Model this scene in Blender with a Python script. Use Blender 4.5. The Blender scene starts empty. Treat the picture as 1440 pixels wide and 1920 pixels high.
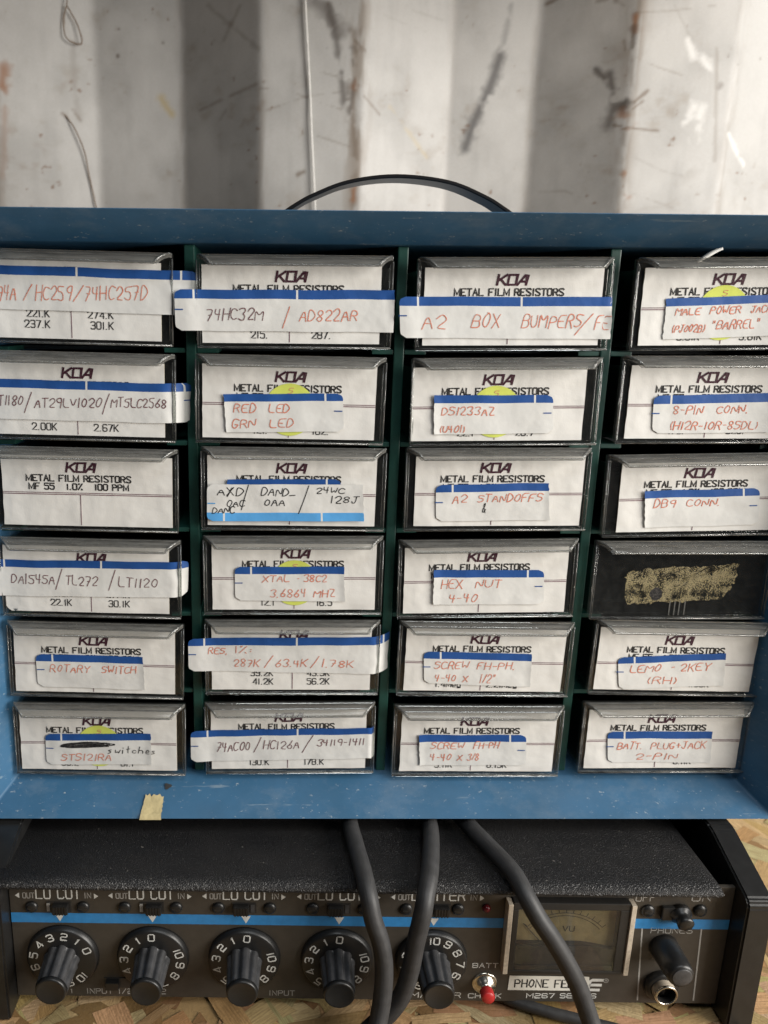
import bpy, bmesh, math, random
import numpy as np
from mathutils import Vector, Matrix, noise as mnoise

S = 0.001            # everything below is written in millimetres
Z0 = 305.0           # height of the first drawer row's bottom above the wooden shelf
random.seed(7); RNG = np.random.default_rng(11)
scene = bpy.context.scene
R = math.radians

def P(x, y, z): return (x*S, y*S, (z+Z0)*S)

# ------------------------------------------------------------------ camera
cam_d = bpy.data.cameras.new('camera'); cam = bpy.data.objects.new('camera', cam_d)
scene.collection.objects.link(cam); scene.camera = cam
cam_d.sensor_fit = 'VERTICAL'; cam_d.sensor_height = 24.0; cam_d.sensor_width = 18.0
cam_d.lens = 24.0*1442/1920
cam_d.shift_x = (720-529.34)/1920
cam_d.clip_start = 0.02; cam_d.clip_end = 20
pitch, yaw, roll = 0.2453, 0.01348, -0.00899
fwd = Vector((math.sin(yaw)*math.cos(pitch), math.cos(yaw)*math.cos(pitch), -math.sin(pitch)))
rt = Vector((math.cos(yaw), -math.sin(yaw), 0)); dn = fwd.cross(rt)
rt2 = math.cos(roll)*rt + math.sin(roll)*dn; dn2 = -math.sin(roll)*rt + math.cos(roll)*dn
M = Matrix((rt2, -dn2, -fwd)).transposed().to_4x4()
M.translation = P(-55.77, -341.17, 12.05)
cam.matrix_world = M
cam_d.dof.use_dof = True; cam_d.dof.focus_distance = 0.352; cam_d.dof.aperture_fstop = 6.5

# ------------------------------------------------------------------ light
world = bpy.data.worlds.new('World'); scene.world = world; world.use_nodes = True
bg = world.node_tree.nodes['Background']; bg.inputs[0].default_value = (0.80, 0.87, 1.0, 1); bg.inputs[1].default_value = 0.038
def area(name, loc, target, w, h, power, col):
    d = bpy.data.lights.new(name, 'AREA'); d.shape = 'RECTANGLE'; d.size = w; d.size_y = h; d.energy = power; d.color = col
    o = bpy.data.objects.new(name, d); scene.collection.objects.link(o)
    o.location = P(*loc); v = Vector(P(*target)) - Vector(P(*loc)); o.rotation_euler = v.to_track_quat('-Z', 'Y').to_euler(); return o
area('doorway_light', (1020, -560, 190), (0, -40, -70), 0.80, 0.80, 28.5, (1.0, 0.955, 0.89))
area('overhead_fill', (180, -560, 800), (0, 0, -150), 0.6, 0.3, 3.6, (0.93, 0.97, 1.0))  # fill added from front above for cool highlights on vinyl edge and lips
scene.view_settings.view_transform = 'Standard'; scene.view_settings.look = 'None'
scene.view_settings.exposure = 0.0; scene.view_settings.gamma = 1.0; scene.view_settings.use_curve_mapping = False
cy = scene.cycles
cy.transparent_max_bounces = 24; cy.max_bounces = 8; cy.caustics_reflective = False; cy.caustics_refractive = False
cy.use_denoising = True

# ------------------------------------------------------------------ materials
def new_mat(name):
    m = bpy.data.materials.new(name); m.use_nodes = True
    nt = m.node_tree; return m, nt, nt.nodes['Principled BSDF'], nt.nodes['Material Output']
def N(nt, t, **kw):
    n = nt.nodes.new(t)
    for k, v in kw.items():
        if k.startswith('i_'): n.inputs[k[2:]].default_value = v
        else: setattr(n, k, v)
    return n
def L(nt, a, b): nt.links.new(a, b)
def noise(nt, scale, detail=4, rough=.55, stretch=None):
    tc = N(nt, 'ShaderNodeTexCoord'); n = N(nt, 'ShaderNodeTexNoise')
    n.inputs['Scale'].default_value = scale; n.inputs['Detail'].default_value = detail; n.inputs['Roughness'].default_value = rough
    if stretch:
        mp = N(nt, 'ShaderNodeMapping'); mp.inputs['Scale'].default_value = stretch; L(nt, tc.outputs['Object'], mp.inputs[0]); L(nt, mp.outputs[0], n.inputs['Vector'])
    else: L(nt, tc.outputs['Object'], n.inputs['Vector'])
    return n.outputs['Fac']
def ramp(nt, fac, stops):
    r = N(nt, 'ShaderNodeValToRGB'); e = r.color_ramp.elements
    while len(e) < len(stops): e.new(0.5)
    for el, (p, c) in zip(e, stops):
        el.position = p; el.color = (c, c, c, 1) if isinstance(c, (int, float)) else (*c, 1)
    L(nt, fac, r.inputs[0]); return r.outputs[0]
def mix(nt, fac, a, b):
    m = N(nt, 'ShaderNodeMix', data_type='RGBA')
    for s, v in ((m.inputs[0], fac), (m.inputs[6], a), (m.inputs[7], b)):
        if hasattr(v, 'links'): L(nt, v, s)
        elif isinstance(v, (int, float)): s.default_value = v
        else: s.default_value = (*v, 1)
    return m.outputs[2]
def bump(nt, bsdf, h, strength, dist):
    b = N(nt, 'ShaderNodeBump'); b.inputs['Strength'].default_value = strength; b.inputs['Distance'].default_value = dist*S
    L(nt, h, b.inputs['Height']); L(nt, b.outputs[0], bsdf.inputs['Normal']); return b
def plain(name, col, rough=.5, metal=0., var=.12, vscale=220, spec=.5, bmp=0., bscale=900, coat=0):
    m, nt, b, o = new_mat(name)
    f = noise(nt, vscale); c = mix(nt, ramp(nt, f, [(.3, 0.), (.7, 1.)]), tuple(v*(1-var) for v in col), tuple(min(1, v*(1+var)) for v in col))
    L(nt, c, b.inputs['Base Color']); b.inputs['Roughness'].default_value = rough; b.inputs['Metallic'].default_value = metal
    b.inputs['Specular IOR Level'].default_value = spec; b.inputs['Coat Weight'].default_value = coat
    if bmp: bump(nt, b, noise(nt, bscale), bmp, .3)
    return m
def clear_plastic(name, dust, dcol, tint, rough=.12, tir=False, streak=None):
    m, nt, b, o = new_mat(name); nt.nodes.remove(b)
    tr = N(nt, 'ShaderNodeBsdfTransparent'); tr.inputs[0].default_value = (*tint, 1)
    gl = N(nt, 'ShaderNodeBsdfGlossy'); gl.inputs['Roughness'].default_value = rough; gl.inputs[0].default_value = (1, 1, 1, 1)
    df = N(nt, 'ShaderNodeBsdfDiffuse'); df.inputs[0].default_value = (*dcol, 1)
    fr = N(nt, 'ShaderNodeFresnel'); fr.inputs[0].default_value = 1.55
    f = noise(nt, 260, 6, .7, streak); sp = noise(nt, 1500, 2, .5)
    d1 = ramp(nt, f, [(.35, dust*.45), (.7, dust*1.4)]); d2 = ramp(nt, sp, [(.735, 0.), (.78, min(.7, dust*3+.12))])
    mx = N(nt, 'ShaderNodeMath', operation='MAXIMUM'); L(nt, d1, mx.inputs[0]); L(nt, d2, mx.inputs[1])
    s1 = N(nt, 'ShaderNodeMixShader'); L(nt, mx.outputs[0], s1.inputs[0]); L(nt, tr.outputs[0], s1.inputs[1]); L(nt, df.outputs[0], s1.inputs[2])
    ge = N(nt, 'ShaderNodeNewGeometry'); inv = N(nt, 'ShaderNodeMath', operation='SUBTRACT'); inv.inputs[0].default_value = 1; L(nt, ge.outputs['Backfacing'], inv.inputs[1])
    mu = N(nt, 'ShaderNodeMath', operation='MULTIPLY'); L(nt, fr.outputs[0], mu.inputs[0]); L(nt, inv.outputs[0], mu.inputs[1])
    s2 = N(nt, 'ShaderNodeMixShader'); L(nt, fr.outputs[0] if tir else mu.outputs[0], s2.inputs[0]); L(nt, s1.outputs[0], s2.inputs[1]); L(nt, gl.outputs[0], s2.inputs[2])
    bp = N(nt, 'ShaderNodeBump'); bp.inputs['Strength'].default_value = .25; bp.inputs['Distance'].default_value = .0004
    L(nt, noise(nt, 120, 2), bp.inputs['Height']); L(nt, bp.outputs[0], gl.inputs['Normal']); L(nt, bp.outputs[0], fr.inputs['Normal'])
    L(nt, s2.outputs[0], o.inputs[0]); return m
def paper(name, col, bscale=42, bst=.7, mott=.10, rough=.75):
    m, nt, b, o = new_mat(name)
    f = noise(nt, 90, 5, .6); c = mix(nt, ramp(nt, f, [(.3, 0.), (.72, 1.)]), tuple(v*(1-mott) for v in col), col)
    L(nt, c, b.inputs['Base Color']); b.inputs['Roughness'].default_value = rough; b.inputs['Specular IOR Level'].default_value = .25
    h1 = noise(nt, bscale, 3, .5); h2 = noise(nt, 1400, 3, .6)
    ad = N(nt, 'ShaderNodeMath', operation='MULTIPLY_ADD'); ad.inputs[1].default_value = .035; L(nt, h2, ad.inputs[0]); L(nt, h1, ad.inputs[2])
    bump(nt, b, ad.outputs[0], bst, 2.2); return m
def ink(name, col, fade=.45):
    m, nt, b, o = new_mat(name)
    f = noise(nt, 1300, 3, .6); c = mix(nt, ramp(nt, f, [(.45, 0.), (.75, fade)]), col, (.62, .58, .52))
    L(nt, c, b.inputs['Base Color']); b.inputs['Roughness'].default_value = .7; b.inputs['Specular IOR Level'].default_value = .2; return m

def blue_paint():
    m, nt, b, o = new_mat('blue_paint')
    base = mix(nt, ramp(nt, noise(nt, 28, 5, .6), [(.35, 0.), (.65, 1.)]), (.036, .112, .205), (.046, .138, .255))
    dust = ramp(nt, noise(nt, 45, 7, .72, (1, 1, 2.2)), [(.50, 0.), (.70, .25)])
    c = mix(nt, dust, base, (.24, .29, .33))
    chips = ramp(nt, noise(nt, 420, 5, .75, (.7, 1, 1.5)), [(.635, 0.), (.67, .75)])
    c = mix(nt, chips, c, (.42, .46, .47))
    scr = ramp(nt, noise(nt, 170, 4, .7, (.12, 1, 2.5)), [(.66, 0.), (.70, .45)])
    c = mix(nt, scr, c, (.30, .37, .41))
    grime = ramp(nt, noise(nt, 16, 6, .65), [(.45, 0.), (.72, .5)]); c = mix(nt, grime, c, (.055, .105, .165))
    L(nt, c, b.inputs['Base Color']); b.inputs['Specular IOR Level'].default_value = .35
    L(nt, ramp(nt, noise(nt, 60, 5), [(.3, .34), (.7, .6)]), b.inputs['Roughness'])
    bump(nt, b, noise(nt, 900, 3, .6), .12, .25); return m
def vinyl():
    m, nt, b, o = new_mat('black_vinyl')
    tc = N(nt, 'ShaderNodeTexCoord'); mp = N(nt, 'ShaderNodeMapping'); mp.inputs['Scale'].default_value = (1.35, .75, .75)
    L(nt, tc.outputs['Object'], mp.inputs[0])
    v = N(nt, 'ShaderNodeTexVoronoi', feature='DISTANCE_TO_EDGE'); v.inputs['Scale'].default_value = 1250; L(nt, mp.outputs[0], v.inputs['Vector'])
    n2 = noise(nt, 1600, 3, .6)
    ad = N(nt, 'ShaderNodeMath', operation='MULTIPLY_ADD'); ad.inputs[1].default_value = .5; L(nt, n2, ad.inputs[0])
    rv = ramp(nt, v.outputs['Distance'], [(0., 0.), (.35, 1.)]); L(nt, rv, ad.inputs[2])
    bump(nt, b, ad.outputs[0], .72, .42)
    dust = ramp(nt, noise(nt, 30, 6, .7), [(.4, 0.), (.8, .35)]); c = mix(nt, dust, (.012, .012, .013), (.045, .042, .038))
    c = mix(nt, ramp(nt, noise(nt, 620, 2, .5), [(.735, 0.), (.76, .6)]), c, (.32, .30, .27))
    L(nt, c, b.inputs['Base Color']); b.inputs['Roughness'].default_value = .38; b.inputs['Specular IOR Level'].default_value = .5; return m
def attr_mat(name, rough=.6, bscale=300, bst=.15, spec=.4, grain=False):
    m, nt, b, o = new_mat(name)
    a = N(nt, 'ShaderNodeAttribute', attribute_name='Col')
    f = noise(nt, 700, 4, .6); c = mix(nt, ramp(nt, f, [(.3, .0), (.75, .16)]), a.outputs['Color'], (.25, .21, .16))
    if grain:
        uv = N(nt, 'ShaderNodeUVMap'); g = N(nt, 'ShaderNodeTexNoise'); g.inputs['Scale'].default_value = 1; g.inputs['Detail'].default_value = 5; g.inputs['Roughness'].default_value = .65; L(nt, uv.outputs[0], g.inputs['Vector'])
        c = mix(nt, ramp(nt, g.outputs['Fac'], [(.38, .55), (.62, 0.)]), c, (.20, .115, .045))
    L(nt, c, b.inputs['Base Color']); b.inputs['Roughness'].default_value = rough; b.inputs['Specular IOR Level'].default_value = spec
    bump(nt, b, noise(nt, bscale, 5, .6), bst, .6); return m

MT = dict(
 blue=blue_paint(), vinyl=vinyl(),
 green=plain('dark_green_plastic', (.012, .060, .048), .42, var=.25, vscale=120),
 navy=plain('dark_interior', (.010, .016, .022), .6),
 clear=clear_plastic('clear_plastic', .022, (.42, .42, .40), (.90, .91, .90), .08),
 lip=clear_plastic('dusty_clear_plastic', .20, (.46, .45, .42), (.82, .82, .81), .12, False, (.25, 1, 2.2)),
 rim=clear_plastic('clear_plastic_edge', .13, (.74, .74, .71), (.78, .79, .78), .05, True),
 tray=clear_plastic('smoky_clear_plastic', .03, (.16, .16, .15), (.60, .61, .60), .12),
 card=paper('card_paper', (.715, .70, .665)), edge=paper('card_edge', (.70, .64, .50)),
 label=paper('label_paper', (.68, .675, .65), 60, .4, .12), dot=paper('yellow_dot_paper', (.60, .66, .13), 50, .3, .1),
 stripe=paper('blue_stripe', (.020, .085, .30), 80, .25, .25, .5), lstripe=paper('light_blue_stripe', (.10, .36, .72), 80, .25, .1, .5),
 print=ink('black_print', (.012, .011, .012), .12), koa=ink('maroon_print', (.045, .010, .022), .1), line=ink('maroon_rule', (.12, .035, .06), .2),
 red=ink('red_pen', (.60, .19, .12), .55), purple=ink('brown_pen', (.14, .055, .065), .45), black=ink('black_pen', (.012, .012, .013), .1),
 residue=None,
 tape=paper('masking_tape', (.60, .50, .27), 130, .5, .2), handle=plain('black_strap', (.009, .009, .010), .30, spec=.4),
 rubber=plain('black_rubber', (.034, .034, .035), .55, var=.25, bmp=.15), blackp=plain('black_plastic', (.013, .013, .013), .36, bmp=.08),
 knob=plain('knob_plastic', (.050, .050, .052), .40, var=.3, bmp=.25, bscale=1500), blackm=plain('black_metal', (.014, .014, .014), .33, var=.2, bmp=.1),
 panel=plain('bronze_grey_panel', (.062, .054, .044), .5, metal=.25, var=.10, bmp=.06), pblue=plain('panel_blue', (.03, .20, .46), .5, var=.12, vscale=300),
 pwhite=plain('panel_white', (.60, .60, .57), .6, var=.12), pgrey=plain('panel_grey_print', (.33, .32, .30), .6), chrome=plain('nickel', (.62, .58, .50), .22, metal=1, var=.1),
 rail=plain('rail_paint', (.52, .45, .36), .5, var=.18, vscale=700), mface=plain('meter_face', (.15, .118, .06), .6, var=.2), mblack=plain('meter_black', (.02, .019, .018), .45, bmp=.2),
 redcap=plain('red_plastic', (.52, .030, .030), .35), ledred=plain('dark_red_lens', (.12, .008, .012), .2), tapew=plain('white_tape', (.70, .69, .63), .45, var=.06),
 wall=attr_mat('painted_steel', .45, 60, .12, .4), osb=attr_mat('wood_strands', .62, 700, .5, .3, True), white=plain('white_cord', (.84, .83, .80), .7), rust=plain('rusty_wire', (.18, .12, .075), .7),
 osb_plank=plain('shade_plank_wood', (.42, .29, .16), .6, var=.3),
 glass=clear_plastic('meter_glass', .015, (.5, .5, .5), (.95, .95, .93), .03),
)
def residue():
    m, nt, b, o = new_mat('glue_residue')
    c = mix(nt, ramp(nt, noise(nt, 2300, 4, .75), [(.38, 0.), (.62, 1.)]), (.055, .045, .02), (.40, .33, .16)); L(nt, c, b.inputs['Base Color']); b.inputs['Roughness'].default_value = .4
    bump(nt, b, noise(nt, 2300, 3, .7), .6, .5)
    tr = N(nt, 'ShaderNodeBsdfTransparent'); n1 = noise(nt, 2000, 3, .7); n2 = noise(nt, 130, 4, .6)
    ad = N(nt, 'ShaderNodeMath', operation='ADD'); L(nt, n1, ad.inputs[0]); L(nt, n2, ad.inputs[1])
    a = ramp(nt, ad.outputs[0], [(.93, 0.), (1.05, .8)])
    s = N(nt, 'ShaderNodeMixShader'); L(nt, a, s.inputs[0]); L(nt, tr.outputs[0], s.inputs[1]); L(nt, b.outputs[0], s.inputs[2]); L(nt, s.outputs[0], o.inputs[0]); return m
MT['residue'] = residue()

# ------------------------------------------------------------------ mesh builder (vertices in mm, local to the thing)
class MB:
    def __init__(s): s.v = []; s.f = []; s.m = []; s.mats = []; s.sm = []
    def mi(s, m):
        if m not in s.mats: s.mats.append(m)
        return s.mats.index(m)
    def add(s, vs, fs, m, smooth=False):
        o = len(s.v); s.v += [tuple(v) for v in vs]; k = s.mi(m)
        for f in fs: s.f.append(tuple(i+o for i in f)); s.m.append(k); s.sm.append(smooth)
    def box(s, x0, x1, y0, y1, z0, z1, m, bev=0.):
        bm = bmesh.new(); bmesh.ops.create_cube(bm, size=1)
        for v in bm.verts: v.co = Vector(((x0+x1)/2 + v.co.x*(x1-x0), (y0+y1)/2 + v.co.y*(y1-y0), (z0+z1)/2 + v.co.z*(z1-z0)))
        if bev: bmesh.ops.bevel(bm, geom=list(bm.edges), offset=bev, segments=2, profile=.6, affect='EDGES')
        s.bm(bm, m)
    def bm(s, bm, m, smooth=False):
        bm.verts.ensure_lookup_table(); bm.verts.index_update()
        s.add([v.co[:] for v in bm.verts], [[v.index for v in f.verts] for f in bm.faces], m, smooth); bm.free()
    def lathe(s, c, axis, prof, m, n=32, smooth=True, cap=True, rfun=None):
        # prof: (radius, distance along axis)
        a = Vector(axis).normalized(); u = a.orthogonal().normalized(); w = a.cross(u); c = Vector(c); vs = []; fs = []
        for r, d in prof:
            for i in range(n):
                t = 2*math.pi*i/n; rr = r*(rfun(t, d) if rfun else 1); vs.append(c + a*d + u*(rr*math.cos(t)) + w*(rr*math.sin(t)))
        for j in range(len(prof)-1):
            for i in range(n): fs.append((j*n+i, j*n+(i+1) % n, (j+1)*n+(i+1) % n, (j+1)*n+i))
        if cap: fs.append(tuple(range(n))[::-1]); fs.append(tuple((len(prof)-1)*n+i for i in range(n)))
        s.add(vs, fs, m, smooth)
    def tube(s, pts, r, m, n=12, ridges=0, ramp_=.0, cap=True, rs=None):
        pts = [Vector(p) for p in pts]; vs = []; fs = []; up = Vector((1, 0, 0)); prev = None
        for i, p in enumerate(pts):
            t = (pts[min(i+1, len(pts)-1)] - pts[max(i-1, 0)]).normalized()
            if prev is None: prev = t.orthogonal().normalized()
            u = (prev - t*prev.dot(t)).normalized(); w = t.cross(u); prev = u
            rr0 = rs[i] if rs else r
            for k in range(n):
                a = 2*math.pi*k/n; rr = rr0*(1 + (ramp_ if (ridges and k % 2) else 0)); vs.append(p + u*(rr*math.cos(a)) + w*(rr*math.sin(a)))
        for j in range(len(pts)-1):
            for k in range(n): fs.append((j*n+k, j*n+(k+1) % n, (j+1)*n+(k+1) % n, (j+1)*n+k))
        if cap: fs.append(tuple(range(n))[::-1]); fs.append(tuple((len(pts)-1)*n+k for k in range(n)))
        s.add(vs, fs, m, True)
    def ribbon(s, pts, w, m, proj):
        # pts: 2-D polyline; proj(x, z) -> 3-D point
        q = [pts[0]]
        for p in pts[1:]:
            if math.hypot(p[0]-q[-1][0], p[1]-q[-1][1]) > 1e-4: q.append(p)
        if len(q) < 2: q.append((q[0][0]+w*.4, q[0][1]))
        vs = []; n = len(q)
        for i, p in enumerate(q):
            a = q[max(i-1, 0)]; b = q[min(i+1, n-1)]
            dx, dz = b[0]-a[0], b[1]-a[1]; l = math.hypot(dx, dz) or 1; nx, nz = -dz/l, dx/l
            k = 1.0
            if 0 < i < n-1:
                d1 = (p[0]-a[0], p[1]-a[1]); l1 = math.hypot(*d1) or 1
                cs = abs((-d1[1]/l1)*nx + (d1[0]/l1)*nz); k = min(1.8, 1/max(cs, .5))
            ex = w*.5 if i in (0, n-1) else 0
            sx = (-dx/l if i == 0 else dx/l)*ex*.8; sz = (-dz/l if i == 0 else dz/l)*ex*.8
            h = w*.5*k
            vs.append(proj(p[0]+sx+nx*h, p[1]+sz+nz*h)); vs.append(proj(p[0]+sx-nx*h, p[1]+sz-nz*h))
        s.add(vs, [(2*i, 2*i+1, 2*i+3, 2*i+2) for i in range(n-1)], m)
    def build(s, name, parent=None, loc=None, mm=True):
        me = bpy.data.meshes.new(name)
        me.from_pydata([(x*S, y*S, z*S) for x, y, z in s.v], [], s.f)
        for m in s.mats: me.materials.append(m)
        me.polygons.foreach_set('material_index', s.m); me.polygons.foreach_set('use_smooth', s.sm); me.update()
        o = bpy.data.objects.new(name, me); scene.collection.objects.link(o)
        if parent: o.parent = parent
        if loc: o.location = loc
        return o
def tag(o, label, cat, group=None, kind=None):
    if label: o['label'] = label
    if cat: o['category'] = cat
    if group: o['group'] = group
    if kind: o['kind'] = kind
    return o
def empty(name, loc, rot=(0, 0, 0)):
    o = bpy.data.objects.new(name, None); scene.collection.objects.link(o); o.location = loc; o.rotation_euler = rot; o.empty_display_size = .02; return o
def chaikin(p, n=1):
    for _ in range(n):
        if len(p) < 3: return p
        q = [p[0]]
        for a, b in zip(p, p[1:]): q += [(a[0]*.75+b[0]*.25, a[1]*.75+b[1]*.25), (a[0]*.25+b[0]*.75, a[1]*.25+b[1]*.75)]
        p = q + [p[-1]]
    return p
def spline(pts, n=12):
    pts = [Vector(p) for p in pts]; out = []
    for i in range(len(pts)-1):
        p0 = pts[max(i-1, 0)]; p1 = pts[i]; p2 = pts[i+1]; p3 = pts[min(i+2, len(pts)-1)]
        for k in range(n):
            t = k/n; out.append(.5*((2*p1) + (p2-p0)*t + (2*p0-5*p1+4*p2-p3)*t*t + (3*p1-p0-3*p2+p3)*t**3))
    return out + [pts[-1]]

# ------------------------------------------------------------------ lettering
G = {  # single-stroke capitals on a 6 x 8 grid
'A':'00 38 60|13 53','B':'00 08 48 66 54 04|54 63 61 40 00','C':'67 48 28 06 02 20 40 61','D':'00 08 38 65 63 30 00','E':'60 00 08 68|04 44','F':'00 08 68|04 44',
'G':'67 48 28 06 02 20 40 63 33','H':'00 08|60 68|04 64','I':'30 38','J':'18 68|48 42 30 10 02','K':'00 08|68 03|24 60','L':'08 00 60','M':'00 08 33 68 60','N':'00 08 60 68',
'O':'38 16 02 30 52 66 48 38','P':'00 08 48 66 54 04','R':'00 08 48 66 54 04|34 60','S':'67 48 18 06 15 54 63 51 20 01','T':'08 68|38 30','U':'08 02 20 40 62 68','V':'08 30 68',
'W':'08 10 35 50 68','X':'08 60|00 68','Y':'08 34 68|34 30','Z':'08 68 00 60','0':'38 16 02 30 52 66 48 38','1':'38 30','2':'06 28 48 66 54 00 60','3':'07 28 58 66 34 63 50 20 01',
'4':'08 04 54|48 40','5':'68 08 05 45 63 50 20 01','6':'58 24 02 20 40 62 44 13','7':'08 68 20|24 54','8':'34 06 28 48 66 34 02 20 40 62 34','9':'65 34 06 28 58 66 50','-':'14 54','+':'14 54|36 32',
'.':'10 20','_':'00 60',',':'21 0!','(':'58 35 33 50','"':'16 18|46 48',')':'18 35 33 10',':':'22 32|25 35','&':'60 16 28 38 46 02 20 63','s':'34 14 03 32 31 00','w':'04 10 33 50 64','i':'34 30|36 37','t':'38 31 40|15 55',
'c':'53 34 13 11 30 51','h':'08 00|03 34 53 50','e':'12 52 44 24 11 20 50','%':'68 00|17 18 28|51 50 60'}
GP = dict(G)  # squared panel lettering
GP.update({'0':'18 58 67 61 50 10 01 07 18','O':'18 58 67 61 50 10 01 07 18','C':'67 58 18 07 01 10 50 61','U':'08 01 10 50 61 68','S':'67 58 18 07 05 14 54 63 61 50 10 01','E':'60 10 01 07 18 68|04 64','P':'00 08 58 67 65 54 04',
'R':'00 08 58 67 65 54 04|44 60','2':'07 18 58 67 65 54 14 03 00 60','3':'07 18 58 67 65 54 24|54 63 61 50 10 01','6':'67 58 18 07 01 10 50 61 63 54 04','8':'14 05 07 18 58 67 65 54 14 03 01 10 50 61 63 54','9':'01 10 50 61 67 58 18 07 05 14 64','B':'00 08 58 67 65 54 04|54 63 61 50 00',
'5':'68 08 05 55 64 61 50 10 01','4':'58 02 62|50 58','7':'08 68 20','1':'26 38 30','D':'00 08 58 67 61 50 00','/':'00 68','G':'67 58 18 07 01 10 50 61 63 33'})
def glyph(ch, table):
    out = []
    for st in table.get(ch, '').split('|'):
        if st.strip(): out.append([(int(a[0])/6., (-.15 if a[1] == '!' else int(a[1])/8.)) for a in st.split()])
    return out
NARROW = {'M': 1.22, 'W': 1.2, '1': .42, 'I': .4, '.': .35, ',': .4, '(': .6, ')': .6, '"': .6, ':': .45, 'i': .5, '-': .8, '/': .7}
def write(mb, text, x0, z0, x1, z1, h, w, m, proj, hand=True, slant=.16, table=None, rng=random):
    table = table or G
    adv = [(.55 if c == ' ' else NARROW.get(c, 1.0)) for c in text]; gap = .32 if hand else .38
    tot = sum(adv) + gap*(len(text)-1); dx, dz = (x1-x0)/tot, (z1-z0)/tot; u = 0
    for c, a in zip(text, adv):
        jz = rng.uniform(-.05, .05)*h if hand else 0; js = slant + (rng.uniform(-.08, .08) if hand else 0); jh = h*(rng.uniform(.9, 1.1) if hand else 1)
        strokes = [[(0.2, 0), (1, 1)]] if c == '/' and hand else glyph(c, table)
        for st in strokes:
            if hand: st = chaikin([(px+rng.uniform(-.06, .06), pz+rng.uniform(-.04, .04)) for px, pz in st], 2)
            pts = []
            for px, pz in st:
                gx = (px if a >= 1 else (px-.5 if c in '1I' else px)*a + (.5*a if c in '1I' else 0))
                xx = u + gx*(a if a > 1 else 1.0)
                pts.append((x0 + dx*xx + js*pz*jh*(1 if hand else slant/max(slant, 1e-6) if slant else 0), z0 + dz*xx + pz*jh + jz))
            mb.ribbon(pts, w*(rng.uniform(.85, 1.15) if hand else 1), m, proj)
        u += a + gap
GH = dict(GP); GH.update({'E': G['E'], 'R': '00 08 48 57 66 65 54 44 04|34 60', 'S': '67 58 18 07 06 15 53 62 61 50 10 01', 'O': '18 07 01 10 50 61 67 58 18', 'M': '00 08 31 68 60', 'P': '00 08 48 57 66 65 54 44 04', 'K': G['K'], '2': '06 07 18 58 67 65 00 60', '5': '68 08 05 15 55 64 61 50 10 01', '6': '67 58 18 07 01 10 50 61 63 54 14 03', '9': '01 10 50 61 67 58 18 07 05 14 54 65', 'g': '55 15 04 01 10 50|55 5! 4! 0!', 'e': '02 62 54 45 15 04 01 10 50'})
def printed(mb, text, xc, z, width, h, m, proj, bold=False, align='c'):
    if not text: return
    adv = sum(.55 if c == ' ' else NARROW.get(c, 1.0) for c in text) + .38*(len(text)-1); w = width or adv*h*.60
    x0 = {'c': xc-w/2, 'l': xc, 'r': xc-w}[align]
    write(mb, text, x0, z, x0+w, z, h, h*(.215 if bold else .14), m, proj, False, 0, GH)

# ================================================================== SETTING
def prof_pts(x0, x1, step):
    out = []; k = math.floor((x0+66)/277)
    xs = np.arange(x0, x1, step); ys = []
    for x in xs:
        t = (x+66) % 277
        ys.append(290 if t < 76 else 290+36*(t-76)/72 if t < 148 else 326 if t < 215 else 326-36*(t-215)/62)
    ys = np.array(ys); ker = np.hanning(11); ker /= ker.sum()
    return xs, np.convolve(np.pad(ys, 5, mode='edge'), ker, 'valid')
def vnoise(shape, cell):
    h, w = shape; gh, gw = int(h/cell[0])+3, int(w/cell[1])+3; g = RNG.random((gh, gw))
    yy = np.arange(h)/cell[0]; xx = np.arange(w)/cell[1]; iy = yy.astype(int); ix = xx.astype(int); fy = yy-iy; fx = xx-ix
    fy = (fy*fy*(3-2*fy))[:, None]; fx = (fx*fx*(3-2*fx))[None]
    a = g[np.ix_(iy, ix)]; b = g[np.ix_(iy, ix+1)]; c = g[np.ix_(iy+1, ix)]; d = g[np.ix_(iy+1, ix+1)]
    return (a*(1-fx)+b*fx)*(1-fy) + (c*(1-fx)+d*fx)*fy
def fbm(shape, cell, octs=4):
    t = 0; a = 1; n = 0
    for o in range(octs): t = t + a*vnoise(shape, (max(1.01, cell[0]/2**o), max(1.01, cell[1]/2**o))); n += a; a *= .55
    return t/n
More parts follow.
